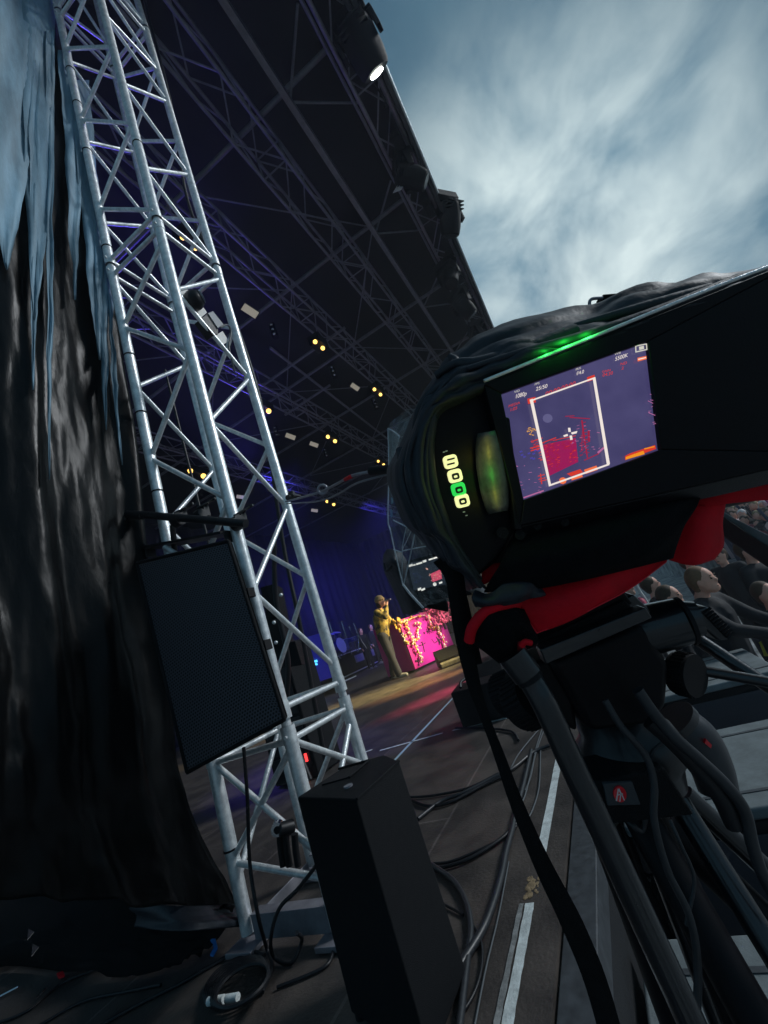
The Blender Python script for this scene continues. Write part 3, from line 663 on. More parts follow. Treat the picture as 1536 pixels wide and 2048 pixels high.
tubeobj('floor_cable', [Zp(*Q7(150,1220),.007), Zp(*Q7(330,1120),.007), Zp(*Q7(500,1080),.007), Zp(*Q7(650,1050),.007)], .005, 'cable', 'thin black cable crossing the dark floor at bottom left', fl)
tubeobj('floor_cable', [Zp(*Q7(-20,1210),.007), Zp(*Q7(120,1150),.007), Zp(*Q7(260,1040),.007), Zp(*Q7(520,940),.007)], .005, 'cable', 'black cable closest to the bottom left corner', fl)
tubeobj('floor_cable', [Zp(*Q7(1350,900),.007), Zp(*Q7(1330,960),.007), Zp(*Q7(1270,1000),.007), Zp(*Q7(1120,1060),.007)], .005, 'cable', 'short black cable between the coil and the floor speaker', fl)
tag(MB().prism([Zp(*Q7(850,872),.05), Zp(*Q7(872,872),.05), Zp(*Q7(880,905),.02), Zp(*Q7(862,938),.01), Zp(*Q7(850,935),.01), Zp(*Q7(866,905),.02)], V((.004,.004,.004))).build('blue_tag', M['bluet']), 'small bright blue tape tag near the foot of the tower', 'tape')
tag(MB().prism([Xp(198,1886,1.3), Xp(213,1883,1.3), Xp(196,1914,1.3)], V((.01,0,0))).build('tape_scrap', M['white']), 'small white triangular scrap in the dark lower left', 'scrap')
g = MB()
for i in range(8):
    x, y = Q7(random.uniform(60,165), random.uniform(860,950)); p = Zp(x, y, random.uniform(.05,.15)); g.prism([p, p+V((.03,.01,.01)), p+V((.02,.03,.03))], V((.002,.002,.004)))
tag(g.build('foil_scraps', M['chrome']), 'crumpled shiny foil scraps in the dark lower left corner', 'foil', kind='stuff')
for (a, b, r, lab) in (((-5,1100),(75,1058),.006,'bright bare connector lying in the lower left corner'),((148,1105),(185,1065),.004,'dull metal pin lying right of the bright connector')):
    tag(MB().cyl(Zp(*Q7(*a),.012), Zp(*Q7(*b),.012), r, n=10).build('cable_connector', M['chrome'], smooth=True), lab, 'connector')
tag(MB().prism([Zp(*Q7(230,1015),.01), Zp(*Q7(255,1005),.01), Zp(*Q7(262,1018),.01), Zp(*Q7(238,1028),.01)], V((0,0,.01))).build('red_tag', M['red']), 'small red tag on the floor near the lower left corner', 'tag')
# casting / lifting eye at the tower base
ey = empty('cable_multicore_plug', Xp(*Q7(1120,425),1.25), 'silver plug with black cables hanging at the tower base', 'connector')
c = Xp(*Q7(1120,425),1.22); MB().cyl(c, c+V((.03,.02,0)), .02, n=18).build('socket_ring', M['chrome'], ey, smooth=True); MB().cyl(c+V((-.002,-.001,0)), c, .011, n=14).build('socket_hole', M['rubber'], ey)
MB().cyl(Xp(*Q7(1125,425),1.225), Xp(*Q7(1185,410),1.27), .02, .024, n=14).build('plug_body', M['black_metal'], ey, bevel=.006)
g = MB()
for dx in (-20, 5, 40): g.tube([Xp(*Q7(1150+dx,440),1.24), Xp(*Q7(1155+dx,500),1.24), Xp(*Q7(1165+dx,570),1.24)], .011, 10)
g.build('cable_tail', M['rubber'], ey, smooth=True)

# ================================================================== THINGS ON THE STAGE
# floor cables between the floor speaker and the tripod
fc = 'loose cables snaking over the stage floor at the front edge'
def fcab(pts, r, mt, lab): tubeobj('floor_cable', [Zp(*Q8(x,y), .003+r) for x, y in pts], r, mt, lab, fc)
fcab([(652,92),(600,150),(545,220),(510,290)], .004, 'cableg', 'pale thin cable leftmost of the fan near the tripod')
fcab([(656,100),(620,200),(590,320),(570,390),(548,420)], .004, 'cableg', 'pale thin cable in the middle of the fan near the tripod')
fcab([(640,120),(618,190),(600,290),(575,360)], .004, 'cableg', 'second pale thin cable in the middle of the fan')
fcab([(636,200),(630,340),(606,430),(585,470)], .0035, 'cableg', 'pale thin cable rightmost of the fan beside the white tape')
fcab([(700,170),(610,205),(525,272),(440,312),(330,368),(240,402),(150,470)], .009, 'cablem', 'thick black cable sweeping from the tripod to the floor speaker')
fcab([(520,290),(440,322),(345,372),(270,408),(190,420),(130,400)], .008, 'cable', 'second thick black cable beside the sweeping one')
fcab([(470,290),(360,345),(250,372),(180,382),(115,385)], .006, 'cable', 'dark cable highest behind the floor speaker')
fcab([(600,200),(570,330),(540,440),(522,520),(500,600),(480,700),(440,830),(395,930),(300,1080),(200,1250),(150,1330)], .0105, 'cablem', 'longest black cable curling from the tripod down to the bottom edge')
fcab([(545,485),(480,550),(360,625),(250,662),(200,655)], .007, 'cable', 'black cable arcing left at the middle of the floor speaker')
fcab([(540,500),(490,545),(380,600),(280,640),(205,648)], .005, 'cable', 'thinner black cable just above the arcing one')
fcab([(200,650),(290,715),(340,800),(360,900),(350,1000),(332,1150),(310,1330)], .009, 'cablem', 'black cable curving out from behind the floor speaker and down')
fcab([(350,860),(398,950),(404,1040),(385,1130),(345,1210),(300,1260)], .004, 'cable', 'thin dark cable near the lower edge of the floor speaker')
fcab([(255,810),(330,850)], .004, 'cable', 'short dark cable poking out beside the floor speaker')
fcab([(300,110),(420,112),(520,125),(548,160)], .008, 'cable', 'black cable trailing right from the small black box')
fcab([(510,640),(470,850),(420,1060),(375,1290)], .0025, 'cableg', 'very thin cord lying along the plywood seam')
# black box (small monitor) on the floor beyond
def boxpx(name, base, hgt, label, cat, mt='case', par=None, depth=None, bevel=.01):
    b_ = [Zp(x, y, 0.012) for x, y in base]
    if depth: b_ = [b_[0], b_[1], b_[1]+depth, b_[0]+depth]
    r = empty(name, sum(b_, V())/len(b_), label, cat)
    MB().prism(b_, V((0,0,hgt))).build('cabinet', M[mt], r, bevel=bevel)
    return r, b_
r, b_ = boxpx('stage_box', [(926,1456),(1022,1431)], .26, 'small black box standing on the white cross tape', 'box', depth=V((.35,.05,0)))
g = MB(); c = b_[0].lerp(b_[1], .5); g.tube([c+V((0,.1,.28)), c+V((.05,.1,.31)), c+V((.15,.08,.31)), c+V((.2,.08,.28))], .012); g.build('handle', M['black_metal'], r, smooth=True)
r2, b2 = boxpx('stage_box', [(960,1372),(1010,1352)], .22, 'second black box on the stage floor behind the small black box', 'box', depth=V((.5,.05,0)))
r3, b3 = boxpx('flight_case', [(934,1300),(975,1285)], .42, 'grey topped case on the stage beyond the hanging strap', 'case', depth=V((.9,.1,0)))
MB().prism([p+V((0,0,.422)) for p in b3], V((0,0,.03))).build('lid', M['deck'], r3, bevel=.006)
# small wedge monitor lit by yellow light
wm = empty('wedge_monitor', Zp(910,1338,0), 'small wedge monitor catching yellow light right of the magenta crate', 'monitor speaker')
a, b_ = Zp(884,1338,.01), Zp(936,1318,.01); dd = V((.45,.25,0))
MB().prism([a, a+dd, a+dd+V((0,0,.28)), a+V((0,0,.08))], b_-a).build('cabinet', mat('pale_case', (.12,.11,.09), .6, 0, .4, 15), wm, bevel=.015)
MB().prism([a+dd*.1+V((0,0,.13)), a+dd*.9+V((0,0,.29)), a+dd*.9+V((0,0,.31)), a+dd*.1+V((0,0,.15))], (b_-a)*.9).build('grille', M['case'], wm)

# drum riser with pale panels, drums, musicians
rs = empty('drum_riser', Zp(745,1335,0), 'long black drum riser with a row of pale panels along its front', 'riser')
a, b_ = Zp(668,1370,0), Zp(800,1306,0); d = (b_-a); dn = d.normalized(); back = V((-dn.y, dn.x, 0)); 
if back.y < 0: back = -back
HR = .95
MB().prism([a, b_, b_+V((0,0,HR)), a+V((0,0,HR))], back*.5).build('riser_body', M['case'], rs, bevel=.01)
MB().prism([a-d*.3+back*.51, a+d*.25+back*.51, a+d*.25+back*.51+V((0,0,HR-.05)), a-d*.3+back*.51+V((0,0,HR-.05))], back*3.5).build('riser_deck', M['case'], rs, bevel=.01)
fr_ = -back*.02
for z_ in (HR-.03, .08): MB().prism([a+fr_+V((0,0,z_)), b_+fr_+V((0,0,z_)), b_+fr_+V((0,0,z_+.045)), a+fr_+V((0,0,z_+.045))], -back*.05).build('rail', M['galv'], rs)
Lr = d.length
for (u0, u1) in ((.285,.40),(.415,.435),(.45,.48),(.495,.56),(.575,.64),(.655,.71),(.725,.785),(.80,.85)):
    MB().prism([a+d*u0+fr_+V((0,0,.42)), a+d*u1+fr_+V((0,0,.42)), a+d*u1+fr_+V((0,0,.74)), a+d*u0+fr_+V((0,0,.74))], -back*.01).build('front_panel', M['grate'], rs)
cm = empty('cable_ramp', Zp(640,1400,0), 'low dark cable ramp with pale edge running left from the riser', 'cable ramp')
MB().prism([Zp(585,1412,.0), Zp(700,1362,.0), Zp(700,1362,.12), Zp(585,1412,.12)], back*.3).build('ramp_body', M['case'], cm)
MB().cyl(Zp(588,1408,.13), Zp(712,1352,.13), .02, n=8).build('edge_rail', M['galv'], cm, smooth=True)
pl_ = empty('blue_platform', Zp(620,1345,.4), 'blue lit keyboard platform with cyan lettering panel behind the tower', 'platform')
c0 = P(575,1310,12.5); 
def wb(px, py, t): return P(px, py, t)
MB().prism([wb(560,1290,12), wb(655,1262,12), wb(672,1352,12), wb(580,1375,12)], back*2).build('platform_body', M['blueled'], pl_)
gpts = [(590,1332,12,10),(604,1326,12,12),(618,1323,5,12),(625,1322,9,5),(625,1328,9,5),(590,1340,10,3),(604,1337,9,3)]
for (x, y, w1, h1) in gpts:
    MB().prism([wb(x,y,11.95), wb(x+w1,y-w1*.28,11.95), wb(x+w1+1.5,y-w1*.28+h1*.8,11.95), wb(x+1.5,y+h1*.8,11.95)], back*.02).build('led_segment', M['cyan'], pl_)
# drum kit
top = HR
dkc = a + d*.20 + back*1.0 + V((0,0,top)); dkc = P(672,1290,16.2); 
dk = empty('drum_kit', dkc, 'blue lit drum kit standing on the far riser behind the tower', 'drum kit')
def drum(c, r, h, tilt=0):
    R = Matrix.Rotation(tilt, 3, 'X'); o = V(c); ax = R @ V((0,0,1)); MB().cyl(o-ax*h/2, o+ax*h/2, r, n=20).build('drum', M['drum'], dk, smooth=True)
    MB().cyl(o+ax*h/2, o+ax*(h/2+.01), r*.97, n=20).build('drum_head', M['drumhead'], dk, smooth=True)
    g = MB()
    for i in range(8): an = i*math.pi/4; g.box(o+(R@V((r*1.02*math.cos(an), r*1.02*math.sin(an), 0))), (.025,.025,h*.7))
    g.build('lugs', M['chrome'], dk)
K = dkc
drum(K+V((0,0,-.1)), .30, .45, 1.45); drum(K+V((-.6,.1,-.15)), .24, .4); drum(K+V((.55,0,-.1)), .22, .4); drum(K+V((-.25,0,.32)), .18, .25, .4); drum(K+V((.22,0,.32)), .17, .24, .4); drum(K+V((.8,-.3,0)), .2,.15)
for (x, y, z_) in ((-.8,0,.75),(-.35,.2,.95),(.3,.2,.95),(.85,0,.8),(1.15,-.1,.55)):
    MB().cyl(K+V((x,y,z_)), K+V((x,y,z_+.02)), .24, .03, n=20).build('cymbal', M['cymbal'], dk, smooth=True)
    MB().cyl(K+V((x,y,-.5)), K+V((x,y,z_)), .015, n=6).build('stand', M['chrome'], dk, smooth=True)
for s_ in (-.35,.35): 
    MB().tube([K+V((1.2,-.3,.6)), K+V((1.25,-.3,.1)), K+V((1.25+s_,-.3,-.5))], .02, 6, 2).build('stand', M['chrome'], dk, smooth=True)

# ------------------------------------------------------------------ people
def voxel(sz, sm=2):
    def f(o):
        m = o.modifiers.new('r', 'REMESH'); m.mode = 'VOXEL'; m.voxel_size = sz; m.use_smooth_shade = True
        if sm: s_ = o.modifiers.new('s', 'SMOOTH'); s_.iterations = sm; s_.factor = .5
    return f
def person(loc, yaw, label, J=None, jacket='navy', trousers='trous', hat=None, hair='hair', shoes='shoe', vox=.018, h=1.75, lean=V((0,0,0)), group=None, extra=None, sit=False):
    """local frame: x forward, y left, z up; J overrides joint positions"""
    k = h/1.75
    j = dict(hip=(0,0,.93), chest=(.0,0,1.30), neck=(0,0,1.47), head=(.02,0,1.62),
             shL=(0,.19,1.41), elL=(.0,.25,1.13), haL=(.06,.24,.88), shR=(0,-.19,1.41), elR=(0,-.25,1.13), haR=(.06,-.24,.88),
             hiL=(0,.09,.90), knL=(.02,.11,.50), anL=(0,.12,.08), hiR=(0,-.09,.90), knR=(.02,-.11,.50), anR=(0,-.12,.08))
    j.update(J or {}); Rz = Matrix.Rotation(yaw, 3, 'Z'); loc = V(loc)
    def w(v, off=(0,0,0)): return loc + Rz @ ((V(v)+V(off))*k)
    r = empty('person', loc, label, 'person', group)
    b = MB()
    def limb(mb, a, c, r1, r2): mb.cap(w(a), w(c), r1*k, r2*k, 10)
    limb(b, j['hip'], j['chest'], .125, .145); limb(b, j['chest'], j['neck'], .12, .06); limb(b, j['neck'], j['head'], .055, .06)
    b.sph(w(j['head'], (0,0,.01)), .105*k, 14, (.92,.78,1.12), Rz); b.sph(w(j['head'], (.095,0,-.01)), .018*k, 8, (1.2,.8,1.4), Rz)      # skull, nose
    b.sph(w(j['head'], (.05,0,-.07)), .055*k, 10, (1,.9,.8), Rz)
    for s_ in (-1,1): b.sph(w(j['head'], (0,s_*.082,0)), .022*k, 8, (.9,.5,1.4), Rz)
    ey_ = MB()
    for s_ in (-1,1): ey_.sph(w(j['head'], (.088,s_*.034,.012)), .011*k, 8, (.7,1.3,.8), Rz).sph(w(j['head'], (.092,s_*.034,.036)), .012*k, 8, (.5,1.8,.4), Rz)
    ey_.sph(w(j['head'], (.094,0,-.062)), .014*k, 8, (.5,1.9,.35), Rz); face_ = ey_
    for s_ in 'LR':
        sg = 1 if s_ == 'L' else -1
        limb(b, j['sh'+s_], j['el'+s_], .052, .04); limb(b, j['el'+s_], j['ha'+s_], .04, .027)
        d_ = (V(j['ha'+s_])-V(j['el'+s_])).normalized(); hp = V(j['ha'+s_])+d_*.05; b.cap(w(j['ha'+s_]), w(hp), .028*k, .034*k, 8)
        for q in range(4): b.cap(w(hp, (0,0,0)), w(hp + d_*(.055+.006*(1.5-abs(q-1.5))) + V((.012,(q-1.5)*.019,0))), .012*k, .009*k, 6)
        b.cap(w(hp), w(hp + d_*.025 + V((.035,0,.012))), .013*k, .010*k, 6)
        limb(b, j['hi'+s_], j['kn'+s_], .085, .058); limb(b, j['kn'+s_], j['an'+s_], .055, .038); b.cap(w(j['an'+s_]), w(j['an'+s_], (.15,0,-.04)), .038*k, .032*k, 8)
    b.build('body', M['skin'], r, mods=voxel(vox*.55, 1)); face_.build('eyes_and_mouth', M['hair'], r, smooth=True)
    c = MB(); limb(c, V(j['hip'])+V((0,0,.02)), j['chest'], .15, .172); limb(c, j['shL'], j['shR'], .075, .075); limb(c, j['chest'], V(j['neck'])-V((0,0,.05)), .15, .075)
    for s_ in 'LR': limb(c, j['sh'+s_], j['el'+s_], .076, .06); limb(c, j['el'+s_], V(j['el'+s_]).lerp(V(j['ha'+s_]), .86), .06, .046)
    c.build('jacket', M[jacket], r, mods=voxel(vox))
    c = MB(); limb(c, j['hiL'], j['hiR'], .12, .12); limb(c, j['hip'], V(j['hip'])+V((0,0,.05)), .14, .14)
    for s_ in 'LR': limb(c, j['hi'+s_], j['kn'+s_], .105, .085); limb(c, j['kn'+s_], V(j['an'+s_])+V((0,0,.03)), .085, .078)
    c.build('trousers', M[trousers], r, mods=voxel(vox))
    for s_ in 'LR':
        c = MB(); a_ = V(j['an'+s_]); c.cap(w(a_,(0,0,-.015)), w(a_,(.15,0,-.035)), .05*k, .04*k, 10); c.build('shoe', M[shoes], r, smooth=True)
    hd = V(j['head'])
    if hat:
        c = MB(); c.sph(w(hd,(-.01,0,.05)), .112*k, 14, (1,.9,.9), Rz); c.cyl(w(hd,(-.005,0,.035)), w(hd,(-.005,0,.055)), .115*k, n=16); c.build('hat', M[hat], r, smooth=True, mods=voxel(vox*.7))
        c = MB(); c.sph(w(hd,(-.045,0,-.05)), .085*k, 10, (.8,1,1.2), Rz); c.build('hair', M[hair], r, smooth=True)
    elif hair:
        c = MB(); c.sph(w(hd,(-.030,0,.034)), .104*k, 24, (1.0,.88,1.08), Rz).sph(w(hd,(-.05,0,-.02)), .075*k, 18, (.8,1,1.1), Rz); c.build('hair', M[hair], r, smooth=True)
    if extra: extra(r, w, k, Rz)
    return r
fp = Zp(797,1359,0)
face = V((.1,-1,0)); yaw = math.atan2(face.y, face.x)
def mic(r, w, k, Rz):
    c = MB(); a_ = w((.30,-.03,1.59)); b2_ = w((.44,-.08,1.57)); c.cyl(a_, b2_, .019, .014, n=12); c.build('microphone', M['galv_dark'], r, smooth=True)
    c = MB(); c.sph(a_, .03, 12); c.build('microphone_head', M['chrome'], r, smooth=True)
    c = MB(); c.tube([w((.15,.02,1.40)), w((.24,.02,1.22)), w((.18,.0,1.04))], .014, 8); c.build('necklace', M['petaly'], r, smooth=True)
    c = MB()
    for i in range(16): c.sph(w((.36+random.uniform(-.09,.09), .10+random.uniform(-.08,.08), 1.02+random.uniform(-.12,.14))), .035, 6, (1,.6,1.3))
    c.build('garland_in_hand', M['petaly'], r, smooth=True)
person(fp, yaw, 'singer in tan hat and grey baggy trousers raising a microphone to the mouth', 
  J=dict(head=(.17,0,1.60), neck=(.10,0,1.46), chest=(.06,0,1.29), shL=(.09,.19,1.40), shR=(.09,-.19,1.40), elR=(.27,-.26,1.25), haR=(.32,-.10,1.49), elL=(.16,.24,1.14), haL=(.32,.13,1.04), hip=(0,0,.93), knR=(.05,-.12,.5), anR=(.10,-.14,.09), knL=(-.02,.12,.5), anL=(-.12,.13,.09)),
  jacket='camo', trousers='trous', hat='hat', extra=mic, vox=.02, h=1.82)
for (px, py, t_, lab) in ((742,1258,19.5,'musician in dark clothes standing behind the riser left of the singer'),(722,1266,18.5,'dim musician on the riser nearest the drum kit'),(757,1252,21,'dim musician half hidden behind the singer')):
    hp = P(px, py, t_); hp.z = 0 if False else hp.z-1.55
    person(hp, -1.9, lab, jacket='navy', trousers='navy', vox=.04, group='musicians at the back of the stage')
# ------------------------------------------------------------------ magenta crate with garlands
A_ = Zp(831,1339,.05); B_ = Zp(912,1301,.05); dcr = (B_-A_); 
crate = empty('magenta_crate', (A_+B_)/2, 'big magenta crate with painted crosses and flower garlands on its front', 'crate')
dn2 = dcr.normalized(); nb = V((-dn2.y, dn2.x, 0)); 
if nb.dot(A_-CAM) < 0: nb = -nb
HC = 1.12
MB().prism([A_, B_, B_+V((0,0,HC)), A_+V((0,0,HC))], nb*.9 + V((0,0,0))).build('crate_body', M['magenta'], crate, bevel=.012)
MB().prism([A_-nb*-.06, B_+nb*.06, B_+nb*.06-V((0,0,.045)), A_+nb*.06-V((0,0,.045))], nb*.8).build('plinth', M['rubber'], crate)
def CF(px, py, o=.012): return onplane(px, py, A_-nb*o, nb)
Q5 = lambda x, y: (700+x/5.908, 1120+y/5.908)
def stroke(pts, r, par, name='painted_mark', mt='dark'):
    MB().tube([CF(*Q5(*p), .004) for p in pts], r, 6, 2).build(name, M[mt], par, smooth=True)
stroke([(848,965),(868,1030),(880,1085)], .012, crate); stroke([(818,1010),(858,1000),(890,978)], .010, crate); stroke([(835,968),(848,975),(858,965)], .008, crate)
stroke([(872,850),(880,872)], .018, crate); stroke([(903,820),(914,845),(918,870)], .010, crate); stroke([(896,850),(920,840)], .010, crate)
stroke([(965,935),(1000,985)], .006, crate); stroke([(1015,905),(1045,955),(1055,1005)], .012, crate); stroke([(1010,975),(1040,950),(1080,930)], .012, crate); stroke([(1035,925),(1062,985)], .022, crate)
stroke([(1085,985),(1100,1040),(1125,1085)], .008, crate); stroke([(1000,750),(1050,770),(1090,760)], .006, crate); stroke([(735,1240),(650,1020),(590,800)], .006, crate); stroke([(770,1195),(805,1190)], .022, crate)
def garland(pts, lab=None, nper=5):
    nper += 2
    c3 = catmull([CF(*Q5(*p), .05) for p in pts], nper); gm = MB(); gw = 0
    g1, g2 = MB(), MB()
    g2.tube(c3, .012, 6, 1); g1.tube([p-nb*.012 for p in c3], .006, 6, 1)
    for i, p in enumerate(c3):
        q = p + dn2*random.uniform(-.05,.05)+V((0,0,random.uniform(-.04,.04)))-nb*random.uniform(-.01,.05)
        R = Matrix.Rotation(random.uniform(0,3), 3, 'Y')
        (g1 if random.random() < .5 else g2).sph(q, random.uniform(.02,.042), 7, (1,.7,.6), R)
    gl = g2.build('garland', M['petaly'], crate, smooth=True)
    g1.build('petals', M['petal'], gl, smooth=True)
garland([(575,740),(650,735),(680,800),(700,870),(735,930),(745,980),(790,1060),(835,1130),(835,1200)], nper=4)
garland([(770,740),(830,770),(795,850),(800,930),(740,980)], nper=4)
garland([(600,890),(640,910),(650,965),(685,995)], nper=3)
garland([(915,660),(930,700),(960,800),(1025,785),(1055,860),(1080,900),(1110,980),(1115,1030)], nper=4)
garland([(570,735),(700,700),(800,665),(900,650)], nper=3)
ft = empty('pink_feathers', CF(*Q5(1050,600)), 'fluffy pink feather bush standing behind the top right of the magenta crate', 'feathers')
g = MB(); c = CF(*Q5(1020,650)) - nb*.12
for i in range(420):
    a0 = random.uniform(0, 2*math.pi); rr = random.uniform(.0,.5); up_ = random.uniform(-.28,.35)
    p = c + dn2*math.cos(a0)*rr*1.0 + nb*math.sin(a0)*rr*.5 + V((0,0,up_)); d_ = V((random.uniform(-1,1),random.uniform(-1,1),random.uniform(.1,1.3))).normalized()*random.uniform(.08,.2); s_ = d_.cross(V((.3,.8,.2))).normalized()*.022
    g.add([p-s_, p+s_, p+d_], [(0,1,2)])
g.build('feather_tuft', M['pink'], ft); MB().cyl(c+V((0,0,-.4)), c+V((0,0,.3)), .03).build('stem', M['rubber'], ft)
MB_ = Zp(905,1300,0)
# equipment rack behind the tower with lamps
rk = empty('equipment_rack', (2.6,2.0,0), 'black equipment rack with a red lamp standing behind the right side of the tower', 'rack')
pb_ = Zp(640,1565,0); px_ = V((pb_.x+.2, pb_.y+.2, 0))
MB().box(px_+V((.1,.12,.55)), (.36,.46,1.08)).build('cabinet', M['case'], rk, bevel=.012)
g = MB()
for i in range(7): g.box(px_+V((-.085,.12,.15+i*.14)), (.012,.40,.11))
g.build('rack_units', M['plastic'], rk, bevel=.002)
c = Xp(612,1515,px_.x-.10); MB().box(c, (.01,.02,.06)).build('red_lamp', M['redled'], rk); MB().box(Xp(613,1556,px_.x-.10), (.01,.03,.012)).build('orange_lamp', M['orled'], rk)
for (pxl, lab, cxy) in (((540,1180,590,1330),'black loudspeaker stack with handles hung behind the tower between its chords',None),):
    r = empty('amplifier_box', Xp(560,1300,2.2), lab, 'box')
    for (x0,y0,x1,y1) in ((520,1175,548,1235),(527,1235,560,1290),(545,1290,590,1330)):
        MB().prism([Xp(x0,y0,2.15), Xp(x1,y0-8,2.15), Xp(x1+14,y1,2.15), Xp(x0+14,y1+8,2.15)], V((.2,.1,0))).build('module', M['case'], r, bevel=.006)
    g = MB(); 
    for (x,y) in ((562,1190),(548,1245),(552,1285)): g.sph(Xp(x,y,2.12), .012, 8)
    g.build('knobs', M['galv'], r, smooth=True)
#PART3
# ================================================================== PIT: subwoofers, people, barrier, crowd
sg = 'subwoofer boxes in the pit along the stage front'
def sub(x0, x1, y0, y1, z, lab):
    r = empty('subwoofer', ((x0+x1)/2,(y0+y1)/2,-1.3), lab, 'subwoofer', sg)
    MB().box(((x0+x1)/2,(y0+y1)/2,(z-1.3)/2-.012), (x1-x0,y1-y0,z+1.3-.02)).build('cabinet', M['case'], r, bevel=.01)
    MB().box(((x0+x1)/2,(y0+y1)/2,z), (x1-x0+.01,y1-y0+.01,.045)).build('top_panel', M['deck'], r, bevel=.012)
    g = MB(); g.box((x0+.12,(y0+y1)/2,z+.024), (.02,y1-y0-.02,.004)).box((x1-.12,(y0+y1)/2,z+.024), (.02,y1-y0-.02,.004)); g.build('rubber_strip', M['skirt2'], r)
    for xx in (x0,): MB().box((xx-.006,(y0+y1)/2,z-.32), (.01,y1-y0-.08,.5)).build('grille', M['grille'], r)
sub(.95,1.62,-.75,.345,-.27,'nearest grey topped subwoofer box at the bottom right corner')
sub(2.25,3.10,-.95,.345,-.27,'grey topped subwoofer box in the middle behind the tripod')
sub(3.75,4.55,-.75,.30,-.22,'farthest grey topped subwoofer box beside the ribbed knob of the tripod head')
# loose pale debris on the far sub
g = MB(); g.tube([P(1350,1330,3.6),P(1368,1312,3.6),P(1385,1330,3.6),P(1395,1345,3.5)], .02); tag(g.build('white_hose', M['tape'], smooth=True), 'pale bent hose beyond the crossed black bars of the tripod head', 'hose')
def pit(px, py, t_, yaw, lab, J=None, hair='hair', jacket='navy', h=1.78, vox=.03, grp='people in the pit between stage and crowd'):
    hp = P(px, py, t_); return person((hp.x, hp.y, hp.z-1.62*h/1.75), yaw, lab, J, jacket=jacket, trousers='navy', hair=hair, vox=vox, h=h, shoes='rubber', group=grp)
M['short'] = mat('cropped_hair', (.20,.11,.055), .7, 0, .2, 30)
pit(1386,1163,3.9,-2.2,'bearded guard with cropped hair in black with arms reaching to the right', J=dict(head=(.08,0,1.60), elL=(.16,.28,1.20), haL=(.38,.30,1.05), elR=(.2,-.2,1.2), haR=(.42,-.05,1.08)), hair='short', vox=.02)
pit(1338,1196,4.6,-2.0,'crouched guard in black beside the cropped haired guard', hair='hair')
pit(1300,1172,6.0,-1.6,'person in black with a pale lanyard left of the guards', hair='hair')
pit(1250,1180,6.6,-1.9,'person in dark clothes nearest the red lining of the rain cover', hair='short')
pit(1492,1103,5.2,-2.4,'person in dark clothes with a warm lit face under the sloping rail', hair='hair')
pit(1440,1112,6.5,2.4,'dark figure standing just below the sloping rail', hair='hair')
pit(1530,1190,4.4,-2.6,'dark clothed person cut off by the right edge of the picture', hair='hair')
pit(1372,1128,8.5,-2.0,'far person in black in the pit above the cropped haired guard', hair='hair')
for (px, py, t_, mt, nm, lab) in ((1306,1405-180,3.7,'pink','bag','small pink bag on a white strap in the pit'),):
    c = P(1284,1206,3.8); r = empty('bag', c, lab, 'bag'); MB().sph(c, .06, 12, (1.2,.6,.9)).build('pouch', M['pink'], r, smooth=True); MB().tube([P(1268,1160,3.8), P(1278,1180,3.8), P(1290,1198,3.8), P(1296,1212,3.8)], .012, 8).build('strap', M['white'], r, smooth=True)
hv = empty('hi_vis_jacket', P(1533,1298,4.4), 'piece of yellow green high visibility jacket at the right edge', 'jacket')
patch([[(1518,1285,4.4),(1532,1278,4.4),(1550,1280,4.4)],[(1524,1298,4.4),(1535,1295,4.35),(1555,1300,4.4)],[(1528,1312,4.4),(1540,1312,4.4),(1560,1316,4.4)]],4).build('cloth', M['hivis'], hv, smooth=True, mods=solid(.01))
for (px, py) in ((1508,1268),(1524,1262),(1484,1277)):
    pass
# sloping rail in front of the far crowd
rl_ = empty('sloping_rail', P(1490,1075,2.2), 'thick black rail with pale top edge sloping across the bright crowd', 'rail')
a, b_, c, d = P(1430,1022,2.6), P(1560,1108,2.0), P(1560,1150,2.0), P(1432,1062,2.6); bk = V((.25,-.05,.0))
MB().prism([a,b_,c,d], bk).build('rail_body', M['case'], rl_, bevel=.01)
MB().prism([P(1432,1014,2.6),P(1470,1037,2.42),P(1500,1052,2.28),P(1560,1082,2.0),P(1560,1106,2.0),P(1505,1075,2.28),P(1470,1050,2.42),P(1434,1024,2.6)], bk*.9).build('rail_top', M['deck'], rl_, bevel=.004)
# crowd (hundreds, far away, reads as one mass)
cols = [(.01,.01,.015),(.85,.80,.78),(.30,.04,.06),(.75,.12,.40),(.03,.04,.09),(.5,.36,.28),(.8,.62,.62),(.03,.03,.035)]
cm_ = [mat('crowd_cloth', c_, .8) for c_ in cols] + [M['skin'], M['hair'], mat('blond_hair', (.4,.28,.14), .7)]
g = MB()
for i in range(1700):
    x = 14.2 + 31*random.random()**1.15; y = random.uniform(-.60*x-2, -4.2); st_ = int((x-14)/2)+1 if x > 14 else 0
    zb = -1.3+.24*st_; hh = random.uniform(1.55,1.85)
    g.cur = random.randrange(8); g.cyl((x,y,zb), (x,y,zb+hh-.42), .16, .2, n=7).sph((x,y,zb+hh-.42), .22, 8, (1,1,.7))
    if random.random() < .3: g.cap((x,y+.2,zb+hh-.45), (x-.1,y+.35,zb+hh+.2), .05, .04, 6)
    g.cur = 8; g.sph((x,y,zb+hh-.14), .115, 8, (.9,.9,1.15)); g.cur = random.choice((9,9,10,1)); g.sph((x+.035,y-.03,zb+hh-.085), .122, 8, (1,1,1))
tag(g.build('crowd', cm_, smooth=True), 'dense colourful festival crowd standing beyond the pit at the right', 'crowd', kind='stuff')
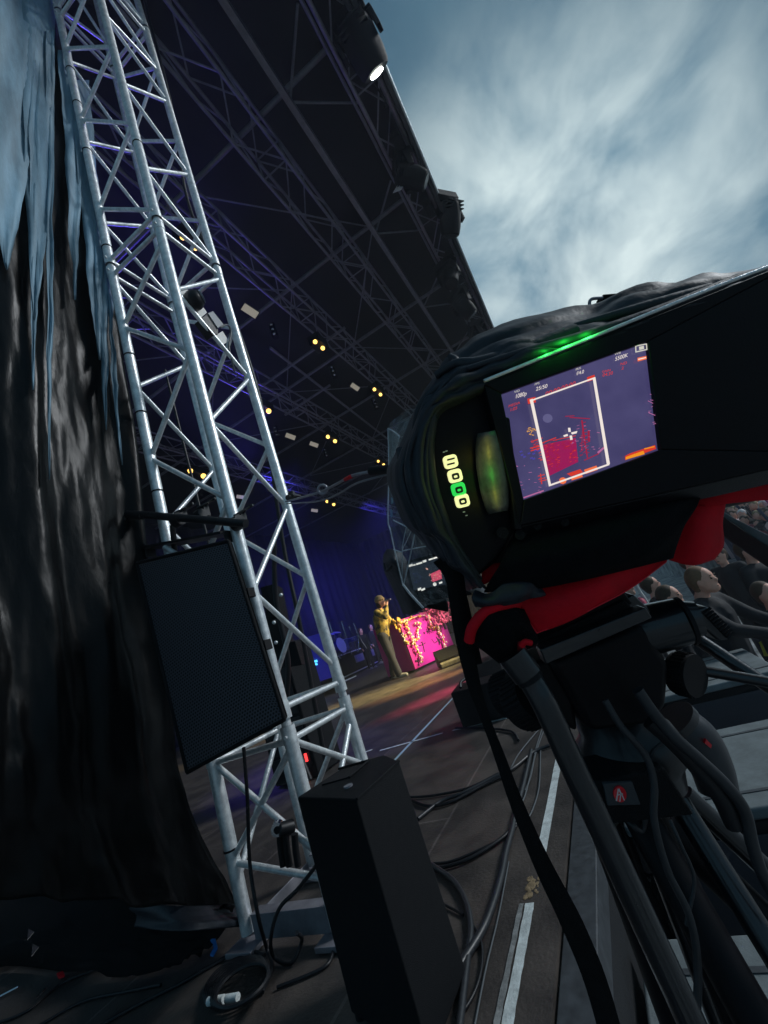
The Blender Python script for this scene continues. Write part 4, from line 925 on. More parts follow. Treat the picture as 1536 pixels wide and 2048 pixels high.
# ================================================================== SECOND CAMERA (behind the plastic sheet)
c2 = empty('second_camera', P(860,1130,1.15), 'second camera with a lit little monitor under a clear plastic sheet', 'camera')
MB().prism([P(812,1122,1.16),P(925,1092,1.16),P(945,1190,1.16),P(838,1205,1.16)], (P(860,1150,1.3)-P(860,1150,1.16))).build('monitor_body', M['panelm'], c2, bevel=.004)
Z7 = lambda x, y: (760+x/4.877, 820+y/4.877)
def flat(pts, t_, name, mt, par, th=.0008):
    n_ = (P(*pts[0], t_+th)-P(*pts[0], t_)); return MB().prism([P(x, y, t_) for x, y in pts], fw*th).build(name, mt, par)
scr2 = flat([Z7(270,1500),Z7(600,1420),Z7(640,1700),Z7(330,1760)], 1.155, 'monitor_screen', emi('screen_dim', (.012,.018,.028), 1), c2)
def flat7(pts, name, mt, t_=1.152): flat([Z7(*p) for p in pts], t_, name, mt, scr2)
W7 = emi('screen_text_white', (.85,.85,.78), 1)
for (x0, y0, x1, y1, h_) in ((280,1522,318,1510,20),(322,1515,345,1508,12),(352,1505,410,1488,16),(415,1480,450,1470,20),(474,1462,570,1432,14),(368,1752,400,1742,22),(402,1758,438,1742,18),(575,1690,606,1680,16)):
    flat7([(x0,y0-h_/2),(x1,y1-h_/2),(x1+3,y1+h_/2),(x0+3,y0+h_/2)], 'screen_text', W7)
flat7([(516+18*math.cos(i*.7)+18, 1700+18*math.sin(i*.7)) for i in range(9)], 'screen_icon', W7)
flat7([(492,1600),(590,1555),(606,1645),(515,1678)], 'screen_picture', emi('screen_pink', (.75,.08,.16), .9))
for i in range(16): 
    x, y = random.uniform(470,600), random.uniform(1550,1670); flat7([(x,y),(x+12,y-3),(x+10,y+8)], 'screen_fleck', emi('screen_fleck', (.9,.45,.35), .8) if i == 0 else bpy.data.materials['screen_fleck'], 1.150)
flat7([(445,1540),(465,1545),(470,1560),(450,1556)], 'screen_fleck', bpy.data.materials['screen_fleck'], 1.150)
for i in range(12):
    x, y = random.uniform(320,400), random.uniform(1590,1690); flat7([(x,y),(x+10,y-3),(x+9,y+8)], 'screen_fleck', emi('screen_blue', (.02,.03,.14), .8) if i == 0 else bpy.data.materials['screen_blue'], 1.150)
# second camera's black hood
rows = [[(*Z7(70,1365),1.25),(*Z7(125,1360),1.2),(*Z7(175,1375),1.17),(*Z7(215,1400),1.17)],
        [(*Z7(40,1440),1.25),(*Z7(110,1450),1.13),(*Z7(190,1480),1.12),(*Z7(260,1500),1.17)],
        [(*Z7(48,1560),1.25),(*Z7(130,1530),1.14),(*Z7(210,1600),1.12),(*Z7(290,1640),1.17)],
        [(*Z7(110,1700),1.27),(*Z7(190,1690),1.15),(*Z7(260,1760),1.13),(*Z7(350,1780),1.17)],
        [(*Z7(190,1880),1.27),(*Z7(240,1850),1.17),(*Z7(330,1860),1.14),(*Z7(430,1880),1.17)],
        [(*Z7(235,1990),1.27),(*Z7(300,1985),1.2),(*Z7(370,1960),1.16),(*Z7(470,1930),1.17)]]
patch(rows, 6, lambda p,u,v: p + fw*.006*math.sin(9*u+7*v)).build('eyecup_hood', M['cloth'], c2, smooth=True, mods=solid(.006))
MB().prism([P(*Z7(300,1780),1.18),P(*Z7(640,1700),1.18),P(*Z7(680,1980),1.2),P(*Z7(420,1930),1.2)], fw*.15).build('camera_body', M['case'], c2, bevel=.01)
MB().tube([P(*Z7(40,1500),1.2), P(*Z7(60,1570),1.17), P(*Z7(130,1500),1.13), P(*Z7(170,1460),1.15)], .0035).build('hood_rim', M['cloth'], c2, smooth=True)
# clear rain sheet
rows = [[(*Z7(215,20),.95),(*Z7(330,-40),.92),(*Z7(420,-90),.9)],
        [(*Z7(78,180),1.05),(*Z7(190,255),.93),(*Z7(330,250),.9)],
        [(*Z7(88,560),1.05),(*Z7(150,620),.98),(*Z7(300,600),.9)],
        [(*Z7(78,1080),1.06),(*Z7(260,1100),.98),(*Z7(460,1270),.92)],
        [(*Z7(150,1400),1.07),(*Z7(300,1350),1.02),(*Z7(520,1440),.95)],
        [(*Z7(222,1700),1.09),(*Z7(400,1650),1.06),(*Z7(640,1660),1.0)],
        [(*Z7(420,1930),1.1),(*Z7(560,1880),1.08),(*Z7(720,1860),1.02)]]
ps_ = empty('rain_sheet', P(*Z7(150,900),1.0), 'wrinkled clear plastic rain sheet over the second camera', 'rain sheet')
patch(rows, 7, lambda p,u,v: p + fw*(.006*math.sin(14*u+5*v)+.004*math.sin(31*v+11*u))).build('film', M['clear'], ps_, smooth=True)
M['filmedge'] = mat('film_edge', (.5,.58,.64), .3, 0, .3, 40, coat=.5)
def fold(pts, r=.0016): MB().tube([P(*Z7(x,y), t_) for x,y,t_ in pts], r, 6, 6).build('film_fold', M['filmedge'], ps_, smooth=True)
fold([(78,180,1.05),(88,560,1.05),(82,800,1.05),(78,1080,1.06),(100,1170,1.06),(150,1400,1.07),(222,1700,1.09)]); fold([(222,1700,1.09),(300,1800,1.09),(420,1930,1.1)], .003)
fold([(78,180,1.04),(135,210,.97),(190,258,.93)]); fold([(190,258,.93),(150,400,.96),(100,560,1.0)], .001); fold([(130,1075,1.02),(260,1140,.97),(360,1190,.95),(460,1275,.92)]); fold([(342,1190,.95),(300,1400,1.0),(235,1690,1.08)])
fold([(260,1130,.97),(225,1290,1.0),(215,1380,1.02)], .001); fold([(130,1360,1.05),(210,1385,1.03),(240,1370,1.02),(490,1320,.95)], .0012); fold([(300,1190,.96),(250,1300,1.0),(220,1380,1.03),(215,1690,1.08)], .0008)
patch([[(*Z7(80,182),1.045),(*Z7(190,258),.93)],[(*Z7(84,400),1.045),(*Z7(135,430),.965)],[(*Z7(92,560),1.04),(*Z7(100,560),1.03)]], 8).build('film_flap', mat('frosted_film', (.22,.28,.28), .5, 0, .5, 60, .6, 60, alpha=.75), ps_, smooth=True)
M['filmblue'] = mat('pale_film', (.25,.42,.55), .3, alpha=.6)
for (x,y,h_) in ((112,720,24),(122,800,38),(118,885,36),(112,1010,44)):
    MB().prism([P(*Z7(x-12,y-h_),1.04),P(*Z7(x+10,y-h_*.7),1.03),P(*Z7(x+12,y+h_*.6),1.03),P(*Z7(x-8,y+h_),1.04)], fw*.001).build('film_patch', M['filmblue'], ps_)
# ================================================================== MAIN VIDEO CAMERA
T0 = .42
vc = empty('video_camera', P(1150,870,.5), 'big black video camera with a bright tilted viewfinder screen', 'video camera')
def ext(poly, t_, th, name, mt, par, bevel=.002, tf=None):
    """panel at a real depth; px corners at depth t_, thickness th away from the phone"""
    pts = [P(x, y, (tf(x,y) if tf else t_)) for x, y in poly]
    return MB().prism(pts, fw*th).build(name, mt, par, bevel=bevel)
# monitor: bezel of four bars round the screen so the glass sits recessed
outer = [(968,768),(1640,500),(1680,905),(1040,1052)]
sc4 = [(1003,787),(1297,682),(1323,899),(1048,1000)]
mo = MB(); 
fr0 = [P(x,y,T0) for x,y in outer]; fr1 = [P(x,y,T0) for x,y in sc4]
for i in range(4):
    j = (i+1) % 4; mo.prism([fr0[i], fr0[j], fr1[j], fr1[i]], fw*.022)
mon = mo.build('monitor', M['panelm'], vc, bevel=.0015)
MB().prism([P(x,y,T0+.0225) for x,y in outer], fw*.02).build('monitor_back', M['plastic'], vc, bevel=.003)
MB().tube([P(968,762,.419), P(1200,668,.419), P(1400,586,.419), P(1640,494,.419)], .0018, 8, 4).build('edge_sheen', M['galv'], vc, smooth=True)  # bright strip added in place of sky caught on the black edge
MB().prism([P(1040,1052,.421),P(1680,905,.421),P(1690,935,.44),P(1046,1080,.44)], fw*.03).build('lower_bezel', M['plastic'], vc, bevel=.003)
# screen picture
m = bpy.data.materials.new('viewfinder_glass'); m.use_nodes = True; t = m.node_tree; b = t.nodes['Principled BSDF']; b.inputs['Base Color'].default_value = (.01,.01,.015,1); b.inputs['Roughness'].default_value = .2
co = t.nodes.new('ShaderNodeTexCoord'); nz = t.nodes.new('ShaderNodeTexNoise'); nz.inputs['Scale'].default_value = 22; nz.inputs['Detail'].default_value = 6; t.links.new(co.outputs['Object'], nz.inputs['Vector'])
r_ = t.nodes.new('ShaderNodeValToRGB'); r_.color_ramp.elements[0].color = (.042,.036,.112,1); r_.color_ramp.elements[0].position = .3; r_.color_ramp.elements[1].color = (.074,.065,.170,1); r_.color_ramp.elements[1].position = .75
t.links.new(nz.outputs['Fac'], r_.inputs[0]); t.links.new(r_.outputs[0], b.inputs['Emission Color']); b.inputs['Emission Strength'].default_value = 1
TS = T0+.006
scr = MB().prism([P(x,y,TS) for x,y in sc4], fw*.004).build('screen', m, mon)
Q3 = lambda x, y: (960+x/3.84, 640+y/3.84)
e_ = dict(white=emi('osd_white', (.86,.76,.70)), grey=emi('osd_grey', (.62,.60,.52)), red=emi('osd_red', (.62,.035,.02)), orange=emi('osd_orange', (.85,.16,.05)), dred=emi('osd_dark_red', (.32,.01,.045)),
          mag=emi('osd_magenta', (.30,.008,.085)), yel=emi('osd_amber', (.85,.28,.01)), pk=emi('osd_pink', (.42,.13,.30)), blu=emi('osd_blue', (.06,.05,.30)), lil=emi('osd_lilac', (.11,.10,.22)), gold=emi('osd_gold', (.6,.3,.08)))
lay = [0]
def sc(pts, mk, name='screen_graphic', lv=1):
    lay[0] += 1
    MB().prism([P(*Q3(x,y), TS-.0006*lv-.000004*lay[0]) for x, y in pts], fw*.0003).build(name, e_[mk], mon)
class Bag:
    def __init__(s, mk, lv): s.m = MB(); s.mk = mk; s.lv = lv
    def q(s, pts):
        lay[0] += 1; s.m.prism([P(*Q3(x,y), TS-.0006*s.lv-.000004*lay[0]) for x, y in pts], fw*.0002); return s
    def line(s, a, b, w=5):
        dx, dy = b[0]-a[0], b[1]-a[1]; l = math.hypot(dx, dy); nx, ny = -dy/l*w/2, dx/l*w/2
        return s.q([(a[0]+nx,a[1]+ny),(b[0]+nx,b[1]+ny),(b[0]-nx,b[1]-ny),(a[0]-nx,a[1]-ny)])
    def end(s, name='screen_graphic'): 
        o = s.m.build(name, e_[s.mk], mon); return o
# magenta block and peaking strokes
Bag('mag',1).q([(478,960),(735,905),(755,1090),(528,1200)]).end('screen_picture')
bg_ = Bag('dred',2)
for (xc, y0, y1, dx) in ((500,945,1150,30),(560,930,1160,24),(640,940,990,20),(690,930,1080,26),(775,890,1050,28),(415,925,1010,22)):
    y = y0
    while y < y1:
        for _ in range(2):
            x = xc+(y-y0)*.12+random.uniform(-dx,dx); bg_.line((x,y+random.uniform(-4,4)), (x+random.uniform(10,26),y+random.uniform(-9,3)), random.uniform(3,6))
        y += 15
bg_.end()
bg_ = Bag('red',2)
for _ in range(46):
    x, y = random.choice(((430,960),(520,1000),(560,1090),(690,990),(705,1050),(480,1040),(570,960))); x += random.uniform(-38,38); y += random.uniform(-45,45); bg_.line((x,y),(x+random.uniform(10,24),y-random.uniform(2,9)), 4)
bg_.line((475,945),(585,903),7); bg_.line((560,925),(735,888),5); bg_.line((390,935),(480,905),6); bg_.line((385,985),(470,965),8); bg_.line((390,1005),(460,985),8)
for (x,y) in ((465,1200),(470,1225),(480,1240)): bg_.line((x-20,y),(x+32,y-14),6)
bg_.line((465,1180),(475,1260),7); bg_.end()
bg_ = Bag('dred',3); bg_.line((655,740),(725,735),6).line((690,748),(845,758),7).line((783,770),(800,900),12).line((800,900),(826,1060),9).line((790,780),(780,1000),4).line((834,850),(838,935),16).line((800,1078),(905,1030),7).line((905,1030),(960,970),9)
for k in range(10): bg_.line((786+k*3,790+k*26),(812+k*3,783+k*26),5)
bg_.end()
Bag('pk',4).line((905,1020),(950,982),14).end()
bg_ = Bag('pk',3)
for _ in range(44):
    x, y = random.choice(((random.uniform(760,1060),random.uniform(790,1060)),(random.uniform(1290,1345),random.uniform(540,850)),(random.uniform(270,450),random.uniform(1100,1330)),(random.uniform(700,900),random.uniform(800,1000)))); bg_.line((x,y),(x+random.uniform(6,24),y+random.uniform(-8,6)), random.uniform(2,5))
bg_.line((1290,620),(1330,640),4).line((1296,712),(1365,740),5).line((335,1365),(490,1310),10).end()
bg_ = Bag('gold',3)
for _ in range(14): x, y = random.uniform(360,420), random.uniform(825,890); bg_.line((x,y),(x+random.uniform(6,20),y+random.uniform(-6,12)), 7)
bg_.end()
Bag('lil',1).q([(520+38*math.cos(i*.52),755+34*math.sin(i*.52)) for i in range(12)]).end()
bg_ = Bag('blu',2)
for _ in range(10): x, y = random.uniform(300,460), random.uniform(990,1090); bg_.line((x,y),(x+20,y-6), 12)
bg_.end()
# red and orange readouts
T_ = lambda s, x, y, dx, dy, mk, sz, lv=4: textmesh(s, (lambda u, v: P(*Q3(x+u*dx+v*dy*-.0, y+u*dy-v*dx*1.0 if False else y+u*dy-v*sz), TS-.0006*lv)), 'screen_text', e_[mk], mon)
def scrtext(s, x, y, w_per, slope, h_, mk, lv=4):
    k = w_per; T = textmesh(s, (lambda u, v: P(*Q3(x+u*k+v*h_*.12, y+u*k*slope-v*h_), TS-.0006*lv)), 'screen_text', e_[mk], mon); return T
scrtext('00:00:00:00', 500, 585, 50, -.37, 46, 'red'); scrtext('VID', 262, 562, 27, -.3, 24, 'grey'); scrtext('1080p', 268, 604, 36, -.3, 46, 'white'); scrtext('FPS', 418, 503, 27, -.3, 24, 'grey'); scrtext('25/50', 428, 545, 39, -.3, 42, 'white')
scrtext('IRIS', 733, 388, 27, -.3, 24, 'grey'); scrtext('f/4.0', 740, 425, 33, -.3, 40, 'white'); scrtext('WB', 1032, 272, 30, -.3, 26, 'grey'); scrtext('5500K', 1036, 315, 37, -.33, 44, 'white')
scrtext('MEDIA', 218, 672, 30, -.33, 28, 'red'); scrtext('1:05', 228, 703, 34, -.33, 34, 'red'); scrtext('GAIN', 936, 405, 28, -.2, 24, 'red'); scrtext('04:30', 940, 436, 36, -.24, 36, 'red'); scrtext('ND', 1076, 350, 34, -.25, 30, 'red'); scrtext('2', 1085, 382, 36, -.25, 32, 'red')
Bag('red',3).q([(822,440),(880,420),(884,455),(826,474)]).q([(364,605),(425,590),(430,632),(370,645)]).end()
bg_ = Bag('white',5); bg_.q([(382,612),(405,604),(545,1262),(530,1280)]).q([(866,446),(886,438),(998,1106),(976,1116)]).line((384,622),(884,443),11).line((530,1272),(992,1108),13)
bg_.q([(676,828),(694,828),(698,858),(680,860)]).q([(640,886),(672,874),(676,890),(646,898)]).q([(700,864),(748,852),(742,870),(706,878)]).q([(688,888),(706,886),(712,918),(694,922)]).end('frame_guide')
bg_ = Bag('grey',4); bg_.line((1195,200),(1280,184),8).line((1195,246),(1282,226),8).line((1196,198),(1198,248),8).line((1278,182),(1282,230),8).q([(1222,205),(1258,198),(1260,222),(1224,230)]).end()
Bag('orange',4).q([(1210,290),(1278,276),(1280,300),(1212,318)]).end(); Bag('white',5).q([(1216,298),(1274,285),(1275,291),(1217,306)]).end()
Bag('red',3).q([(1115,1045),(1150,1025),(1345,960),(1352,990),(1160,1060),(1116,1076)]).end(); Bag('red',3).q([(668,1180),(770,1145),(790,1170),(700,1200)]).end()
Bag('yel',4).q([(1120,1052),(1255,1004),(1265,1030),(1120,1072)]).end(); Bag('yel',4).q([(1262,985),(1340,968),(1342,976),(1264,994)]).end()
bg_ = Bag('orange',4); bg_.q([(800,1150),(895,1118),(905,1150),(812,1182)]); bg_.end(); bg_ = Bag('orange',4); bg_.q([(700,1205),(780,1180),(790,1205),(705,1232)]); bg_.end(); bg_ = Bag('orange',4); bg_.q([(636+28*math.cos(i*.7),1234+26*math.sin(i*.7)) for i in range(9)]).end()
# control column at the left of the monitor
col_ = ext([(845,838),(905,795),(985,775),(1042,1050),(1000,1120),(950,1160),(900,1085),(862,960)], .438, .05, 'control_column', M['panelm'], vc, .006)
def rr(cx, cy, w_, h_, ang, r_=.25):
    out_ = []; 
    for (sx_, sy_) in ((1,1),(-1,1),(-1,-1),(1,-1)):
        for k in range(4):
            a0 = {(1,1):0,(-1,1):90,(-1,-1):180,(1,-1):270}[(sx_,sy_)] + k*30
            x = sx_*(w_/2-w_*r_) + w_*r_*math.cos(math.radians(a0)); y = sy_*(h_/2-w_*r_) + w_*r_*math.sin(math.radians(a0)); out_.append((x,y))
    c_, s_ = math.cos(ang), math.sin(ang); return [(cx+x*c_-y*s_, cy+x*s_+y*c_) for x, y in out_]
AN = math.radians(-14)
def hb(cx, cy, w_, h_, t_, name, mt, par, th=.0012): return MB().prism([P(x,y,t_) for x,y in rr(cx,cy,w_,h_,AN)], fw*th).build(name, mt, par)
for i, (x, y) in enumerate(((901.5,923),(910.5,951.5),(917.5,978.5),(925,1001.5))):
    bt = hb(x, y, 28, 26, .434, 'button', M['btng' if i == 2 else 'btn'], vc, .004)
    if i == 0:
        for dy in (-5,4.5):
            MB().prism([P(x+1-8+dx_, y+dy-s__*1.0-dx_*.25+2, .4330) for dx_, s__ in ((0,1.8),(15,1.8),(15,-1.8),(0,-1.8))], fw*.0006).build('button_mark', M['ink'], bt)
    else:
        hb(x+1, y+1, 15, 13, .4330, 'button_mark', M['ink'], bt, .0006); hb(x+1, y+1.5, 7, 4.5, .4326, 'button_glyph', M['btng' if i == 2 else 'btn'], bt, .0003)
for (x,y) in ((888,904),(893,902),(933,1031),(928,1024)): hb(x, y, 5, 2.4, .4365, 'small_mark', M['white'], vc, .0006)
# curved side cheek with the glow of the lit buttons on it
mb = MB(); vs = []
for i in range(15):
    u = i/14
    for j in range(11):
        v = j/10; ang = (v-.5)*2.4
        x = 975+(v*2-1)*29*(.35+.65*math.sin(math.pi*min(1,max(0,.04+.92*u)))**.45) + u*22; y = 868+u*160 - v*8; vs.append(P(x, y, .437 - .022*math.cos(ang)))
mb.add(vs, [(i*11+j, i*11+j+1, (i+1)*11+j+1, (i+1)*11+j) for i in range(14) for j in range(10)])
mb.build('curved_cheek', mat('brushed_cheek', (.11,.11,.09), .5, .2, .3, 80, .1, 200), vc, smooth=True, mods=solid(.003))
MB().tube([P(1003,848,.428),P(1010,900,.425),P(1022,960,.425),P(1034,1020,.428),P(1036,1056,.432)], .004, 10).build('hinge', M['plastic'], vc, smooth=True)
MB().prism([P(1000,830,.421),P(1020,835,.421),P(1040,1000,.421),P(1046,1060,.421),P(1030,1060,.421),P(1012,905,.421)], fw*.015).build('hinge_block', M['panelm'], vc, bevel=.002)
# camera body behind
ext([(880,830),(1600,560),(1640,980),(1180,1080),(960,1150),(880,1000)], .50, .26, 'camera_body', M['plastic'], vc, .02)
g = MB()
for (x,y,rad) in ((1005,1065,.006),(1040,1070,.005),(1075,1052,.004),(1130,1045,.004)): g.cyl(P(x,y,.435), P(x,y,.425), rad, n=14)
g.build('port_knobs', M['case'], vc, smooth=True)
# ------------------------------------------------------------------ rain cover
rc = empty('rain_cover', P(1000,700,.5), 'black nylon rain cover with red lining draped over the video camera', 'rain cover')
def fold3(a):
    def f(p, u, v):
        e0 = math.sin(math.pi*v)
        return p + fw*(a*e0*(2.6*NZ.noise((u*9,v*3,2))+3.2*NZ.noise((u*5+v*2,v*15,5))+1.2*NZ.noise((u*30,v*9,5)))) + UP*(a*e0*1.8*NZ.noise((u*22,v*4,9)))
    return f
# columns run round the silhouette from the right edge over the top and down the left side
ringA = [(1640,530),(1536,552),(1400,578),(1270,598),(1150,634),(1000,672),(930,690),(880,740),(850,830),(850,940),(880,1040),(930,1120),(975,1190)]   # far, behind
ringB = [(1640,515),(1536,535),(1400,560),(1270,583),(1150,622),(985,663),(912,706),(852,782),(806,888),(783,950),(812,1035),(868,1102),(940,1182)]   # silhouette
ringC = [(1640,520),(1536,548),(1410,600),(1290,640),(1170,682),(1030,716),(930,752),(872,792),(832,862),(822,955),(858,1050),(905,1120),(955,1178)]
ringD = [(1640,512),(1536,552),(1410,604),(1290,652),(1180,694),(1060,738),(980,768),(905,800),(862,838),(850,950),(880,1045),(925,1115),(965,1170)]
rows = [[(x+6,y+10,.76) for x,y in ringA], [(x,y,.60) for x,y in ringB], [(x,y,.50) for x,y in ringB], [((x+X_)/2+2,(y+Y_)/2,.455) for (x,y),(X_,Y_) in zip(ringB, ringC)], [(x,y,.428) for x,y in ringC], [(x,y,.424) for x,y in ringD], [(x+10,y+12,.445) for x,y in ringD]]
patch(rows, 7, fold3(.005)).build('cover_cloth', M['cloth'], rc, smooth=True, mods=solid(.0025))
# peak and rolled folds over the top
def roll(pts, r, name='fold', mt='cloth'): MB().tube([P(*p) for p in pts], r, 10, 8).build(name, M[mt], rc, smooth=True)
def fold4(a):
    pass
roll([(905,742,.47),(912,722,.47),(900,712,.48)], [.006,.003]); roll([(870,752,.455),(912,728,.45),(960,725,.44),(1050,700,.44),(1150,665,.445)], [.004,.009]); roll([(935,738,.432),(1040,706,.425),(1180,668,.425),(1330,618,.43),(1480,560,.44)], [.003,.007])
roll([(1090,672,.47),(1200,640,.45),(1300,612,.44),(1420,580,.44)], [.004,.007]); roll([(848,846,.437),(852,832,.433),(862,836,.432),(856,900,.433),(868,985,.435),(905,1085,.438),(950,1155,.44)], [.007,.006])
roll([(826,885,.46),(838,820,.45),(870,780,.445),(930,752,.44)], [.003,.006]); roll([(800,900,.49),(812,960,.46),(850,1040,.45),(905,1105,.45),(955,1165,.445)], [.005,.007])
roll([(1190,684,.424),(1130,702,.424),(1060,732,.424),(990,760,.428)], [.0035,.0035])
# webbing clip on top
cp = empty('strap_clip', P(1215,600,.6), 'black webbing tab with a metal ring standing up on top of the rain cover', 'clip')
MB().prism([P(x,y,.60) for x,y in ((1206,588),(1255,584),(1264,606),(1202,618))], fw*.02).build('tab', M['web'], cp, bevel=.002)
MB().tube([P(x,y,.595) for x,y in ((1205,596),(1184,598),(1179,606),(1183,614),(1202,611))], .0022, 8, 5).build('ring', M['galv_dark'], cp, smooth=True)
# lower black flap
flap = [[(1046,1062,.44),(1120,1052,.44),(1210,1030,.44),(1320,1003,.44),(1400,984,.45)],
        [(1020,1090,.43),(1110,1080,.42),(1210,1060,.415),(1320,1025,.42),(1402,992,.44)],
        [(1000,1125,.425),(1100,1115,.412),(1205,1100,.405),(1310,1065,.41),(1398,1010,.43)],
        [(982,1160,.43),(1080,1150,.415),(1190,1138,.41),(1300,1100,.415),(1365,1050,.43)],
        [(968,1184,.44),(1060,1178,.43),(1160,1160,.425),(1270,1134,.43),(1345,1116,.44)]]
patch(flap, 8, lambda p,u,v: p + fw*.003*math.sin(v*9+u*4)*math.sin(math.pi*v)).build('lower_flap', M['cloth2'], rc, smooth=True, mods=solid(.002))
fl2 = [[(950,1180,.435),(975,1188,.43),(1010,1168,.425),(1060,1165,.425),(1085,1180,.43)],[(945,1196,.43),(985,1204,.42),(1030,1190,.418),(1060,1184,.42),(1088,1186,.43)],[(950,1212,.435),(990,1214,.425),(1035,1204,.424),(1065,1196,.425),(1090,1190,.43)]]
patch(fl2, 8, lambda p,u,v: p + fw*.002*math.sin(u*15+v*4)).build('flap_fold', M['cloth'], rc, smooth=True, mods=solid(.002))
# red lining
rd = [[(1034,1204,.440),(1080,1172,.442),(1150,1148,.442),(1230,1122,.444),(1345,1092,.447)],
      [(1050,1232,.438),(1110,1210,.430),(1180,1180,.430),(1240,1152,.436),(1335,1112,.446)],
      [(1074,1266,.442),(1130,1243,.436),(1195,1212,.436),(1262,1176,.440),(1332,1122,.446)]]
patch(rd, 8, lambda p,u,v: p + fw*.003*math.sin(u*7+v*3)).build('red_lining', M['red'], rc, smooth=True, mods=solid(.002))
rd2 = [[(1395,985,.47),(1440,962,.46),(1500,945,.46),(1600,930,.46)],[(1375,1010,.475),(1432,1000,.465),(1500,985,.46),(1600,972,.46)],[(1352,1060,.48),(1398,1050,.47),(1440,1030,.47),(1446,1010,.475)],[(1340,1108,.48),(1385,1110,.47),(1425,1095,.47),(1446,1080,.48)],[(1338,1122,.485),(1375,1130,.475),(1415,1124,.475),(1438,1098,.485)]]
mbx = patch([[(1398,982,.47),(1460,955,.46),(1540,938,.46),(1640,925,.46)],[(1390,1005,.47),(1455,985,.46),(1540,965,.46),(1640,955,.46)],[(1380,1020,.47),(1448,1008,.462),(1540,1000,.46),(1640,995,.46)]], 7); mbx.build('red_lining', M['red'], rc, smooth=True, mods=solid(.002))
patch([[(1372,1008,.472),(1412,1010,.466),(1450,1006,.47)],[(1356,1050,.475),(1400,1052,.462),(1444,1045,.472)],[(1344,1095,.478),(1395,1098,.465),(1446,1090,.478)],[(1338,1120,.482),(1385,1130,.474),(1428,1118,.482)]], 7).build('red_lining', M['red'], rc, smooth=True, mods=solid(.002))
patch([[(1320,985,.50),(1420,960,.5),(1640,915,.5)],[(1320,1030,.5),(1380,1010,.5),(1640,960,.5)]], 4).build('inner_cloth', M['cloth2'], rc, smooth=True, mods=solid(.002))
patch([[(966,1130,.452),(1000,1125,.452)],[(962,1172,.452),(1005,1150,.452)]], 3).build('red_lining', M['red'], rc, smooth=True, mods=solid(.002))
M['piping'] = mat('red_piping', (.8,.01,.03), .6)
for pts in ([(1034,1204,.438),(1050,1232,.435),(1074,1266,.440)], [(1074,1266,.440),(1130,1243,.434),(1195,1212,.434),(1262,1176,.438),(1332,1124,.444)], [(1372,1010,.470),(1356,1050,.473),(1344,1095,.476),(1338,1119,.480)]):
    MB().tube([P(*p) for p in pts], .0007, 6, 6).build('piping', M['piping'], rc, smooth=True)
for off in (6, 14):   # stitched seam lines on the hood
    MB().tube([P(x+off, y+(3 if x < 900 else off*.6), .452-.001*off/6) for x, y in ringC[3:12]], .0006, 6, 6).build('seam', M['skirt2'], rc, smooth=True)
# red rimmed cuff round the pan bar
roll([(938,1282,.437),(944,1256,.432),(962,1232,.428),(985,1216,.427),(1010,1209,.430),(1036,1206,.436)], .0055, 'cuff_rim', 'red')
cuff = [[(940,1282,.44),(955,1245,.43),(985,1222,.425),(1020,1214,.428),(1046,1218,.44)],[(965,1300,.44),(985,1270,.425),(1010,1255,.42),(1040,1252,.425),(1064,1255,.44)],[(1000,1328,.45),(1012,1315,.44),(1030,1310,.436),(1050,1300,.44),(1076,1282,.45)]]
patch(cuff, 8, lambda p,u,v: p + fw*.002*math.sin(u*12)).build('cuff', M['cloth2'], rc, smooth=True, mods=solid(.002))
MB().tube([P(1042,1292,.425),P(1050,1284,.423),P(1062,1286,.425)], .003).build('red_lining', M['red'], rc, smooth=True)
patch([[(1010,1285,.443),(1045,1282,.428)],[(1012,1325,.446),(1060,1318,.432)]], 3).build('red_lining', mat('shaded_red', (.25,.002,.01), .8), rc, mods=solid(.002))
# ------------------------------------------------------------------ hanging strap
st = empty('webbing_strap', P(960,1400,.5), 'long black webbing strap hanging from the rain cover down across the floor', 'strap')
def ribbon(pts, w0, name, par, mt='web', th=.002, twist=0):
    c3 = catmull([P(*p) for p in pts], 10); mb = MB(); vs = []; n = len(c3)
    for i, p in enumerate(c3):
        d = (c3[min(i+1,n-1)]-c3[max(i-1,0)]).normalized(); s_ = d.cross(fw).normalized(); w_ = w0(i/(n-1)) if callable(w0) else w0; a0 = twist*i/(n-1); s_ = (s_*math.cos(a0)+fw*math.sin(a0)); vs += [p+s_*w_/2, p+fw*(-.0008), p-s_*w_/2]
    mb.add(vs, [(3*i+k, 3*i+k+1, 3*i+k+4, 3*i+k+3) for i in range(n-1) for k in (0,1)]); return mb.build(name, M[mt], par, smooth=True, mods=solid(th))
ribbon([(905,1120,.455),(916,1200,.455),(930,1290,.455),(948,1370,.45),(967,1427,.445),(997,1507,.44),(1028,1593,.43),(1063,1679,.42),(1093,1745,.415),(1134,1826,.405),(1174,1917,.40),(1199,1988,.395),(1225,2080,.39)], lambda u: .019-.0095*math.sin(math.pi*min(1,max(0,(u-.1)/.55)))**2 if u<.375 else .0095+.011*min(1,(u-.375)/.4), 'strap_band', st)
ribbon([(880,1115,.47),(905,1150,.465),(925,1230,.462),(948,1330,.46)], .018, 'strap_band', st)
# ================================================================== TRIPOD
tr_ = empty('tripod', P(1250,1400,.6), 'heavy black camera tripod with fluid head and pan bar', 'tripod')
